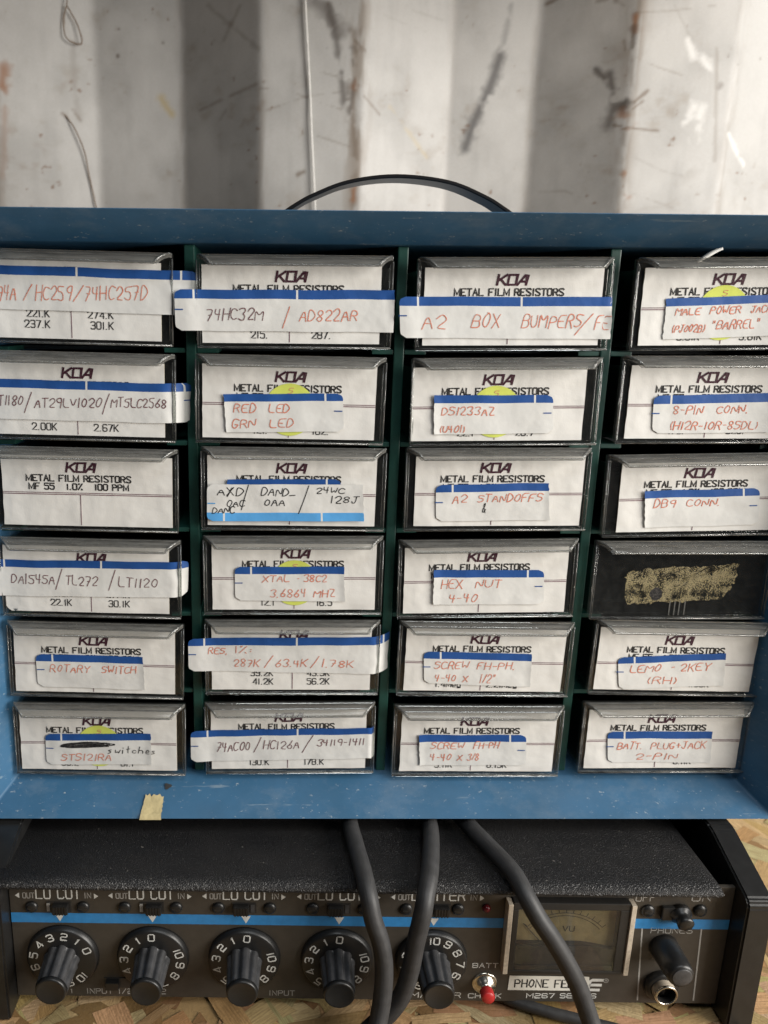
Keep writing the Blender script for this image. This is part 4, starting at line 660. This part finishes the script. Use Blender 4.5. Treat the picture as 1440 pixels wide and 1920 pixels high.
def make_label(key, si, s, root, lc, csurf, cxl, CW, rr):
    TL, TR, BL, BR = [lc(*p) for p in s['q']]; seed = rr.uniform(0, 99)
    bend = s['bend']; bx = lc(bend[1], TL[1])[0] if bend else None; xe = max(TR[0], BR[0]); amt = BEND.get(key, 0)
    lift = 1.35 if si else .55
    def surf(x, z):
        xc = min(max(x, cxl-CW), cxl+CW); k = abs(x-xc); fade = max(0, 1-k/6)
        y = csurf(xc, z)*fade + (-1.2)*(1-fade) - lift + mnoise.noise(Vector((x*.09+seed, z*.11, 9)))*.16
        if bx is not None and x > bx: t = (x-bx)/max(1, xe-bx); y += amt*t*t*(1.6-.6*t) + (.5*math.sin(t*5)*mnoise.noise(Vector((z*.15, seed, 3)))*2)
        if bx is None and s['rnd'] == 'r': y -= max(0, 1-(x-min(TL[0], BL[0]))/3.5)*.5
        if bx is None and s['rnd'] == 'l': y -= max(0, 1-(max(TR[0], BR[0])-x)/3)*.35
        return y
    Lx = math.hypot(TR[0]-TL[0], TR[1]-TL[1]); Hh = abs(TL[1]-BL[1])
    us = sorted(set([0, 1] + [k/46 for k in range(47)])); ns = []
    sx = s['sh']/Hh
    for nx in s['n']:
        u = (lc(nx, 0)[0]-TL[0] + math.tan(0))/(TR[0]-TL[0]); hw = .42/Lx
        # project the notch on the label's own top edge
        u = (nx-s['q'][0][0])/(s['q'][1][0]-s['q'][0][0]); ns.append((u-hw, u+hw))
    us = sorted([u for u in us if all(abs(u-a) > .004 and abs(u-c) > .004 and not (a < u < c) for a, c in ns)] + [v for n_ in ns for v in n_])
    light = s['kind'] == 'light'
    vb = [0, .25*sx, .5*sx, .75*sx, sx] + [sx+(1-sx)*k/9 for k in range(1, 10)]
    if light: vb = [1-v for v in vb][::-1]
    rad = 2.6; b = MB(); vs = []
    jag = [rr.uniform(-.35, .35) for _ in vb]
    for vi, v in enumerate(vb):
        tz = min(v, 1-v)*Hh; ins = 0
        if tz < rad: ins = rad-math.sqrt(max(0, rad*rad-(rad-tz)**2))
        for u in us:
            uu = u
            if s['rnd'] == 'l': uu = ins/Lx + u*(1-ins/Lx) if u < .06 else u
            if s['rnd'] == 'l' and u < .06: uu = u + (ins/Lx)*(1-u/.06)
            if s['rnd'] == 'r' and u > .94: uu = u - (ins/Lx)*(1-(1-u)/.06)
            x = (TL[0]*(1-uu)+TR[0]*uu)*(1-v) + (BL[0]*(1-uu)+BR[0]*uu)*v; z = (TL[1]*(1-uu)+TR[1]*uu)*(1-v) + (BL[1]*(1-uu)+BR[1]*uu)*v
            if (s['rnd'] == 'l' and u == 1) or (s['rnd'] in ('r', '') and u == 0): x += jag[vi]*.6
            z += mnoise.noise(Vector((x*.06, seed, 5)))*.30
            vs.append((x, surf(x, z), z))
    nu = len(us); lab = MT['label']; stp = MT['lstripe'] if light else MT['stripe']
    for j in range(len(vb)-1):
        vm = (vb[j]+vb[j+1])/2; ins_ = vm > 1-sx if light else vm < sx
        for i in range(nu-1):
            um = (us[i]+us[i+1])/2; m = stp if ins_ and not any(a < um < c for a, c in ns) else lab
            q = [vs[k] for k in (j*nu+i, (j+1)*nu+i, (j+1)*nu+i+1, j*nu+i+1)]; b.add(q, [(0, 1, 2, 3)], m, False)
    b2 = MB(); b2.mats = b.mats
    # weld the strip
    dct = {}; 
    for f, m in zip(b.f, b.m):
        ids = []
        for k in f:
            p = tuple(round(c, 4) for c in b.v[k])
            if p not in dct: dct[p] = len(b2.v); b2.v.append(b.v[k])
            ids.append(dct[p])
        if len(set(ids)) >= 3: b2.f.append(tuple(dict.fromkeys(ids))); b2.m.append(m); b2.sm.append(True)
    b = b2
    # paper thickness on the right and bottom edges
    pr = lambda x, z: (x, surf(x, z)-.15, z)
    if s['tick'] is not None:
        e = s['q'][0 if s['rnd'] == 'l' else 1][0]; tx, tz = lc(e, s['tick']); sg = 1 if s['rnd'] == 'l' else -1
        b.ribbon([(tx+sg*(.25+k*.8), tz) for k in range(5)], .5, stp, pr)
    for t in s['t']:
        txt, X0, Zz0, X1, Zz1, h, ck = t; x0, z0 = lc(X0, Zz0); x1, z1 = lc(X1, Zz1); m = MT[INK[ck]]; w = .40 if ck != 'k' else .38
        if txt == '/': b.ribbon(chaikin([(x0, z0), ((x0+x1)/2+rr.uniform(-.3, .3), (z0+z1)/2+h*.5), (x1, z1+h)], 2), w, m, pr)
        elif txt == '~':
            for k in range(7):
                pts = []
                a0 = rr.uniform(0, .15); a1 = rr.uniform(.75, 1)
                for q in range(26):
                    a = q/25*2*math.pi; pts.append((x0+(x1-x0)*(a0+(a1-a0)*(.5-.5*math.cos(a))), z0+h*(.42+.07*k*.6)+(math.sin(a))*h*rr.uniform(.10, .14)*(1+k*.12)+(x1-x0)*(a1-a0)*(.5-.5*math.cos(a))*.05))
                b.ribbon(pts, .45, m, pr)
        else: write(b, txt, x0+.2*h, z0, x1-.1*h, z1, h*.95, w, m, pr, True, .14, G, rr)
        if key == '32' and txt == 'AXD': b.ribbon([(x0+(x1-x0)*.42, z0-.3), (x0+(x1-x0)*.6, z0+h), (x0+(x1-x0)*.45, z0+h*.5), (x0+(x1-x0)*.62, z0+h*.9)], .5, m, pr)
    lb = b.build('adhesive_label', root)
    lb['label'] = 'white adhesive label with %s stripe' % ('light blue' if light else 'dark blue')
for key, d in DR.items(): make_drawer(key, d)
b = MB(); b.tube(spline([(124, -1.0, 37.2), (127, -1.5, 39.5), (130.5, -2.2, 41.6), (133, -2.6, 42.6)], 6), .5, MT['white'], 6, rs=[.9*(1-abs(k/18-.45)) +.15 for k in range(19)])
o = b.build('plastic_shaving', None, P(0, 0, 0)); tag(o, 'curled white shaving lying on top of the upper right drawer', 'shaving')

# ================================================================== MIXER UNDER THE CABINET
MIX = empty('audio_mixer', P(-12, -44, -305), (0, 0, -R(1.0))); tag(MIX, 'black field audio mixer with five knobs and a meter under the blue cabinet', 'mixer')
# case
b = MB(); prof = [(8, 69.6), (-6.4, 69.6), (-7.2, 69.8), (-7.6, 70.3), (-7.5, 71.2), (-6.8, 72.2), (-5.4, 73.0), (-3.4, 73.4), (-1, 73.55), (90, 73.6), (173, 73.5), (176, 72), (177, 69), (177, 5), (173, 5), (173, 69.6)]
US = [(-171.5, .0), (-171, .6), (-169, 1), (-120, 1), (-60, 1), (0, 1), (60, 1), (120, 1), (154, 1), (157.0, .75), (158.2, .3)]; vs = []; m = len(prof)
for u, k in US:
    for y, z in prof: vs.append((u, y + (1.2*(1-k) if y < 0 else 0), z - (2.0*(1-k) if z > 71.5 else 0)))
fs = [(j*m+k, (j+1)*m+k, (j+1)*m+(k+1) % m, j*m+(k+1) % m) for j in range(len(US)-1) for k in range(m)] + [tuple(range(m)), tuple((len(US)-1)*m+k for k in range(m))[::-1]]
b.add(vs, fs, MT['vinyl'], True); cv = b.build('vinyl_cover', MIX); cv.modifiers.new('edge', 'EDGE_SPLIT').split_angle = R(45)
b = MB(); b.box(-160, 164, 2.2, 172, 6, 8, MT['blackm']); b.build('bottom_plate', MIX)
for u0, u1 in ((-175.5, -163.6), (167.4, 179.3)):
    poly = [(-10, 0.2), (-10, 66.5), (-9.4, 68.6), (-7.6, 70.2), (24, 81.4), (28, 82.2), (170, 82.2), (176, 78), (178, 72), (178, .2)]; vs = [(u0, y, z) for y, z in poly] + [(u1, y, z) for y, z in poly]; n = len(poly)
    bm = bmesh.new(); bv = [bm.verts.new(v) for v in vs]
    bm.faces.new(bv[:n][::-1]); bm.faces.new(bv[n:]); [bm.faces.new((bv[k], bv[(k+1) % n], bv[n+(k+1) % n], bv[n+k])) for k in range(n)]
    bmesh.ops.recalc_face_normals(bm, faces=bm.faces); bmesh.ops.bevel(bm, geom=[e for e in bm.edges], offset=.9, segments=2, affect='EDGES')
    b = MB(); b.bm(bm, MT['blackm']); b.build('side_plate', MIX)
# panel with its printing
Zp = 305.0
b = MB(); b.box(-163.2, 167.2, 0, 2, 4.6, 69.3, MT['panel'], .3)
pp = lambda u, z: (u, -.07, z+Zp)
def bar(u0, u1, z0, z1, m): b.add([pp(u0, z0), pp(u1, z0), pp(u1, z1), pp(u0, z1)], [(0, 1, 2, 3)], m)
bar(-163, 63.6, -259.0, -253.7, MT['pblue']); bar(121.2, 167, -258.4, -253.1, MT['pblue'])
for u in (-140.6, -97.9, -54.8, -11.9, 31.6):
    q = lambda x, z: (x, -.12, z+Zp); b.add([q(u-2.2, -254.2), q(u, -258.2), q(u+2.2, -254.2)], [(0, 1, 2)], MT['pwhite'])
for k, u in enumerate((-150.3, -107.6, -64.6, -21.3, 21.5)):
    dz = .35*k
    write(b, 'LIMITER' if k == 4 else 'LO CUT', u-.5, -246.0+dz, u+(23.5 if k == 4 else 19.6), -245.8+dz, 5.2, .62, MT['pwhite'], pp, False, 0, GP)
    write(b, 'OUT', u-6.6, -245.8+dz, u-1.4, -245.8+dz, 2.8, .4, MT['pgrey'], pp, False, 0, GP); ue = u+(26 if k == 4 else 21.6); write(b, 'IN', ue, -245.5+dz, ue+3, -245.5+dz, 2.8, .4, MT['pgrey'], pp, False, 0, GP)
    for s, uu in ((-1, u-8.2), (1, ue+4.4)): b.add([pp(uu, -245.9+dz), pp(uu+s*2.0, -244.4+dz), pp(uu, -242.9+dz)], [(0, 1, 2) if s > 0 else (0, 2, 1)], MT['pwhite'])
wr = lambda t, u0, u1, z, h, w, m='pwhite': write(b, t, u0, z, u1, z+.1, h, w, MT[m], pp, False, 0, GP)
wr('1', -138.5, -136.5, -298.6, 2.6, .35, 'pgrey'); wr('INPUT', -130.4, -118.2, -298.7, 2.7, .4, 'pgrey'); wr('1/2', -115.4, -108.5, -298.6, 2.7, .4, 'pgrey'); wr('2', -96, -93, -298.6, 2.8, .4, 'pgrey')
wr('INPUT', -44, -32, -298.6, 2.7, .4, 'pgrey'); wr('MASTER', 23.1, 46.5, -298.7, 2.8, .42)
wr('BATT', 51.2, 62.9, -281.3, 2.4, .4); wr('CHECK', 50.3, 65.6, -298.6, 2.4, .4); wr('M267', 77.8, 90.8, -298.2, 2.5, .42); wr('SERIES', 93.6, 110.4, -298.0, 2.5, .42)
wr('PHONES', 131.8, 150.7, -260.8, 2.9, .32, 'pgrey'); wr('OFF', 122.9, 131.6, -243.6, 4.0, .42, 'pgrey'); wr('ON', 148.3, 156.7, -243.2, 4.0, .42, 'pgrey')
for (ua, za), (ub, zb) in (((127.6, -258.6), (130.2, -298.6)), ((154.8, -258.4), (156.6, -298.4))): b.ribbon([(ua, za), (ub, zb)], .7, MT['pgrey'], pp)
for tx, u0, u1 in (('R', 99.2, 104.2), ('E', 105.6, 111.2)): write(b, tx, u0, -293.2, u1, -293.2, 5.6, 1.5, MT['pwhite'], pp, False, .25, GP)
b.ribbon([(114.2+1.15*math.cos(a*.45), -287.8+1.15*math.sin(a*.45)) for a in range(15)], .28, MT['pgrey'], pp); write(b, 'R', 113.8, -288.3, 114.7, -288.3, 1.1, .25, MT['pgrey'], pp, False, 0, GP)
b.build('front_panel', MIX)
def screw(u, z, r=2.9):
    b = MB(); b.lathe((u, -.05, z+Zp), (0, -1, 0), [(r, 0), (r, .5), (r*.85, 1.2), (r*.4, 1.6)], MT['blackm'], 20)
    b.box(u-r*.62, u+r*.62, -1.75, -1.55, z+Zp-.25, z+Zp+.25, MT['mblack']); b.build('screw', MIX)
for k, u in enumerate((-153.1, -110.4, -67.4, -24.3, 18.6)): screw(u, -250.3+.3*k); screw(u+23.6, -250.1+.3*k)
screw(128.8, -248.4, 3.1); screw(152.6, -248.0, 3.1)
for k, u in enumerate((-146.2, -103.5, -61.2, -18, 27.8)):
    z = -250.2+.3*k+Zp
    b = MB(); b.box(u, u+11.2, -.35, -.05, z-2.7, z+2.7, MT['mblack'], .1); sw = b.build('slide_switch', MIX)
    b = MB(); right = k in (0, 1, 4); s0 = u+(3.0 if right else .6); b.box(s0, s0+7.2, -3.0, -.4, z-2.2, z+2.2, MT['blackp'], .4)
    for q in range(5): b.box(s0+.7+q*1.3, s0+1.3+q*1.3, -3.35, -2.95, z-2.1, z+2.1, MT['blackp'])
    b.build('slider', sw)
    b = MB(); b.box(u+.1 if right else u+8.6, u+1.5 if right else u+10.4, -.7, -.4, z-2.2, z+2.0, MT['pgrey'] if k < 2 else MT['knob']); b.build('contact', sw)
b = MB(); b.box(-121.8, -108.5, -.5, -.05, 10.2, 15.6, MT['mblack'], .15); b.box(-120.8, -114.5, -3.0, -.55, 10.8, 15.0, MT['blackp'], .3); b.build('slide_switch', MIX)
# toggle switch by OFF / ON
b = MB(); b.box(134.7, 141, -2.2, -.05, 52.9, 59.6, MT['blackp'], .5); b.lathe((143.3, -.05, 55.9), (0, -1, -.16), [(4.9, 0), (4.9, 2.2), (3.6, 3.0), (3.5, 5), (3.7, 6.8), (3.0, 7.4)], MT['blackp'], 24); b.build('power_switch', MIX)
b = MB(); b.lathe((55, -.05, 57.1), (0, -1, 0), [(1.9, 0), (1.9, 1), (1.3, 2.0), (.5, 2.4)], MT['ledred'], 18); o = b.build('indicator_light', MIX); o['label'] = 'small dark red indicator light'
def knob(u, z, a0):
    b = MB(); z += Zp
    fl = lambda t, d: 1-.17*(.5+.5*math.cos(9*t))**2.2 if d > 3.2 else 1-.1*(.5+.5*math.cos(9*t))
    b.lathe((u, 0, z), (0, -1, 0), [(8.4, 2.9), (8.4, 3.3), (8.0, 5), (7.6, 12), (7.2, 19.0)], MT['knob'], 108, rfun=fl, cap=False)
    b.lathe((u, 0, z), (0, -1, 0), [(7.15, 19.0), (6.8, 20.4), (6.3, 20.9), (5.8, 20.6), (.05, 20.5)], MT['blackp'], 48)
    kn = b.build('knob', MIX)
    b = MB(); b.lathe((u, 0, z), (0, -1, 0), [(16.9, .1), (16.7, 1.0), (16.2, 2.6), (15.5, 3.1), (9.2, 3.0)], MT['blackp'], 64)
    for n in range(11):
        th = R(a0-29*n); c_, s_ = math.cos(th), math.sin(th)
        pj = lambda x, zz: (u+x*c_+zz*s_, -3.16, z-x*s_+zz*c_)
        tx = str(n); w = 2.7 if n < 10 else 4.6
        write(b, tx, -w/2, 11.3, w/2, 11.3, 3.5, .58, MT['pwhite'], pj, False, 0, GP)
    b.build('dial', kn)
for u, a0 in ((-140.2, 66), (-98.2, 0), (-55.6, 6), (-12.6, 4), (31.4, 292)): knob(u, -277.0, a0)
b = MB(); b.lathe((138.5, 0, 37.0), (0, -1, 0), [(6.6, 0), (6.5, 3), (6.2, 12), (5.7, 16.6), (5.0, 17.6)], MT['blackp'], 48); b.lathe((138.5, 0, 37.0), (0, -1, 0), [(4.5, 17.7), (4.1, 17.9), (.05, 17.95)], MT['knob'], 32); kb = b.build('headphone_knob', MIX); kb['label'] = 'smooth black headphone volume knob'
b = MB(); b.lathe((139.6, 0, 15.8), (0, -1, 0), [(7.8, .1), (7.8, 2.4), (7.0, 3.2), (5.6, 3.3)], MT['blackp'], 32, cap=False); jk = b.build('headphone_jack', MIX)
b = MB(); b.lathe((139.6, 0, 15.8), (0, -1, 0), [(5.3, 6.2), (5.3, 6.7), (5.0, 7.1), (4.4, 7.1), (4.3, 6.6)], MT['chrome'], 40, cap=False); b.lathe((139.6, 0, 15.8), (0, -1, 0), [(5.2, 2.8), (5.2, 6.3)], MT['rail'], 40, cap=False); b.lathe((139.6, 0, 15.8), (0, -1, 0), [(4.3, 6.7), (4.2, 3.0)], MT['mblack'], 40, cap=False); b.lathe((139.6, 0, 15.8), (0, -1, 0), [(4.2, 3.4), (.05, 3.5)], MT['print'], 24); b.build('sleeve', jk)
b = MB(); b.lathe((57.3, 0, 15.2), (0, -1, 0), [(5.9, .1), (5.8, .7), (5.0, .9), (4.4, .9), (4.3, 3.2), (2.8, 3.4), (2.6, 5.2)], MT['chrome'], 36, cap=False); bt = b.build('battery_button', MIX)
b = MB(); b.lathe((57.0, 0, 15.3), (0, -1, 0), [(2.8, 4.6), (3.1, 5.0), (3.1, 8.4), (2.7, 9.2), (.05, 9.4)], MT['redcap'], 32); o = b.build('button_cap', bt); o['label'] = 'bright red push button cap'
# meter
MET = MB(); z0, z1 = 24.6, 63.2
for bx in ((66.3, 118.8, z1-3.6, z1), (66.3, 118.8, z0, z0+1.8), (66.3, 68.8, z0+1.8, z1-3.6), (114.6, 118.8, z0+1.8, z1-3.6)): MET.box(bx[0], bx[1], -4.2, -.05, bx[2], bx[3], MT['mblack'], .35)
met = MET.build('level_meter', MIX)
b = MB(); b.box(68.9, 114.5, -1.0, -.1, 33.0, 59.4, MT['mface']); fp = lambda u, z: (u, -1.08, z)
for rads in (21.5, 23.0): b.ribbon([(91.5+rads*1.0*math.sin(R(t)), 32.5+rads*math.cos(R(t))) for t in range(-48, 49, 4)], .3, MT['print'], fp)
for t in range(-48, 49, 8): b.ribbon([(91.5+23*math.sin(R(t)), 32.5+23*math.cos(R(t))), (91.5+25*math.sin(R(t)), 32.5+25*math.cos(R(t)))], .3, MT['print'], fp)
write(b, 'VU', 90.8, 45.6, 96, 45.6, 2.7, .4, MT['print'], fp, False, 0, GP); b.build('dial_face', met)
b = MB(); b.ribbon([(84.0, 36.5), (72.3, 50)], .42, MT['print'], lambda u, z: (u, -1.7, z)); b.build('needle', met)
b = MB(); vs = []; hz = [(68.9, 40.6), (100, 40.4), (108, 38.8), (114.5, 37.4)]
for y in (-1.1, -3.0):
    for u, z in hz: vs.append((u, y, z))
    for u, z in hz[::-1]: vs.append((u, y, 26.5))
b.add(vs, [tuple(range(8))[::-1], tuple(range(8, 16))] + [(k, (k+1) % 8, 8+(k+1) % 8, 8+k) for k in range(8)], MT['mblack'])
b.box(68.9, 114.5, -3.6, -3.02, 26.5, 28.8, MT['mblack'], .2); b.box(68.9, 108.5, -3.4, -3.02, 37.8, 39.6, MT['mblack'], .3); b.build('lower_cover', met)
b = MB(); b.box(68.85, 114.55, -4.0, -3.75, 26.45, 59.5, MT['glass']); b.build('glass', met)
for u in (63.7, 119.2): b = MB(); b.box(u, u+2.2, -5.0, -.05, 25.0, 62.8, MT['rail'], .25); b.build('side_rail', met)
# tape with lettering
b = MB(); vs = []; ts = lambda u, z: (u, -.28-(.25*max(0, (u-103)/4)), z)
for j in range(3):
    for i in range(13): u = 68.6+i*3.1+(j-1)*.15+(.6 if i == 12 and j == 1 else 0); vs.append(ts(u, 11.4+j*4.1))
b.add(vs, [(j*13+i, j*13+i+1, (j+1)*13+i+1, (j+1)*13+i) for j in range(2) for i in range(12)], MT['tapew'])
tpj = lambda u, z: (u, ts(u, z)[1]-.06, z)
write(b, 'PHONE', 71.6, 13.2, 87.2, 13.3, 4.2, .62, MT['print'], tpj, False, 0, G); write(b, 'FEED', 90.4, 13.2, 102.4, 13.3, 4.2, .62, MT['print'], tpj, False, 0, G)
o = b.build('tape_label', MIX); o['label'] = 'white tape label lettered PHONE FEED'

# ================================================================== CABLES
def cable(pts, r, label, ridges=True):
    b = MB(); b.tube(spline(pts, 14), r, MT['rubber'], 36 if ridges else 20, 1 if ridges else 0, -.12 if ridges else 0)
    o = b.build('cable', None, P(0, 0, 0)); tag(o, label, 'cable', 'black rubber cables of the mixer')
cable([(-19, 60, -226.6), (-17.5, 10, -226.6), (-17, -14, -226.7), (-15.7, -31, -226.8), (-14.2, -48, -227), (-13.0, -58, -230.6), (-11.2, -62, -239), (-7.6, -63.6, -250), (-5.9, -64.5, -262), (-6.3, -66.5, -275), (-8.4, -70, -286.5), (-11.5, -77, -295.5), (-12, -92, -300.7), (-8, -130, -300.7), (0, -200, -300.7)], 4.05, 'ribbed black cable bowing down in front, left of the three, beside the fourth knob')
cable([(24, 60, -226.8), (22.6, 10, -226.8), (22, -14, -226.8), (20, -28, -226.8), (15.4, -48, -227), (11.9, -58, -230.4), (10.2, -61.6, -237), (7.9, -62.5, -250), (6.1, -62.5, -265), (3.2, -62, -279), (-2.0, -61.8, -289), (-8.5, -62, -295.5), (-16, -66, -300.2), (-25, -80, -300.8), (-36, -120, -300.8), (-50, -180, -300.8)], 4.0, 'ribbed black cable slanting down to the left beside the fifth knob')
cable([(28, 60, -226.8), (34, 10, -226.8), (40.6, -14, -226.8), (48.3, -35, -226.8), (53.0, -48.5, -227.2), (56.2, -58, -231.5), (60.5, -62, -238.5), (66.5, -64, -247), (72.3, -65, -256.5), (78, -66, -267), (82.2, -67, -277), (86.2, -69, -288), (90, -74, -297), (95, -86, -300.3), (108, -130, -300.3), (120, -200, -300.3)], 4.05, 'ribbed black cable crossing in front of the level meter')
cable([(30, -10, -302.3), (46, -32, -302.3), (58, -42, -302.2), (74, -49, -302.2), (92, -55, -302.2), (120, -66, -302.2), (150, -90, -302.2)], 2.6, 'thin black cable lying on the wooden shelf under the red button', False)
cable([(176, 90, -245), (176, 40, -236), (175.5, 12, -237), (175, -8, -248), (175, -20, -266), (175.5, -8, -288), (177, 25, -301), (182, 80, -301.3)], 3.6, 'black cable looping down behind the right end plate of the mixer')
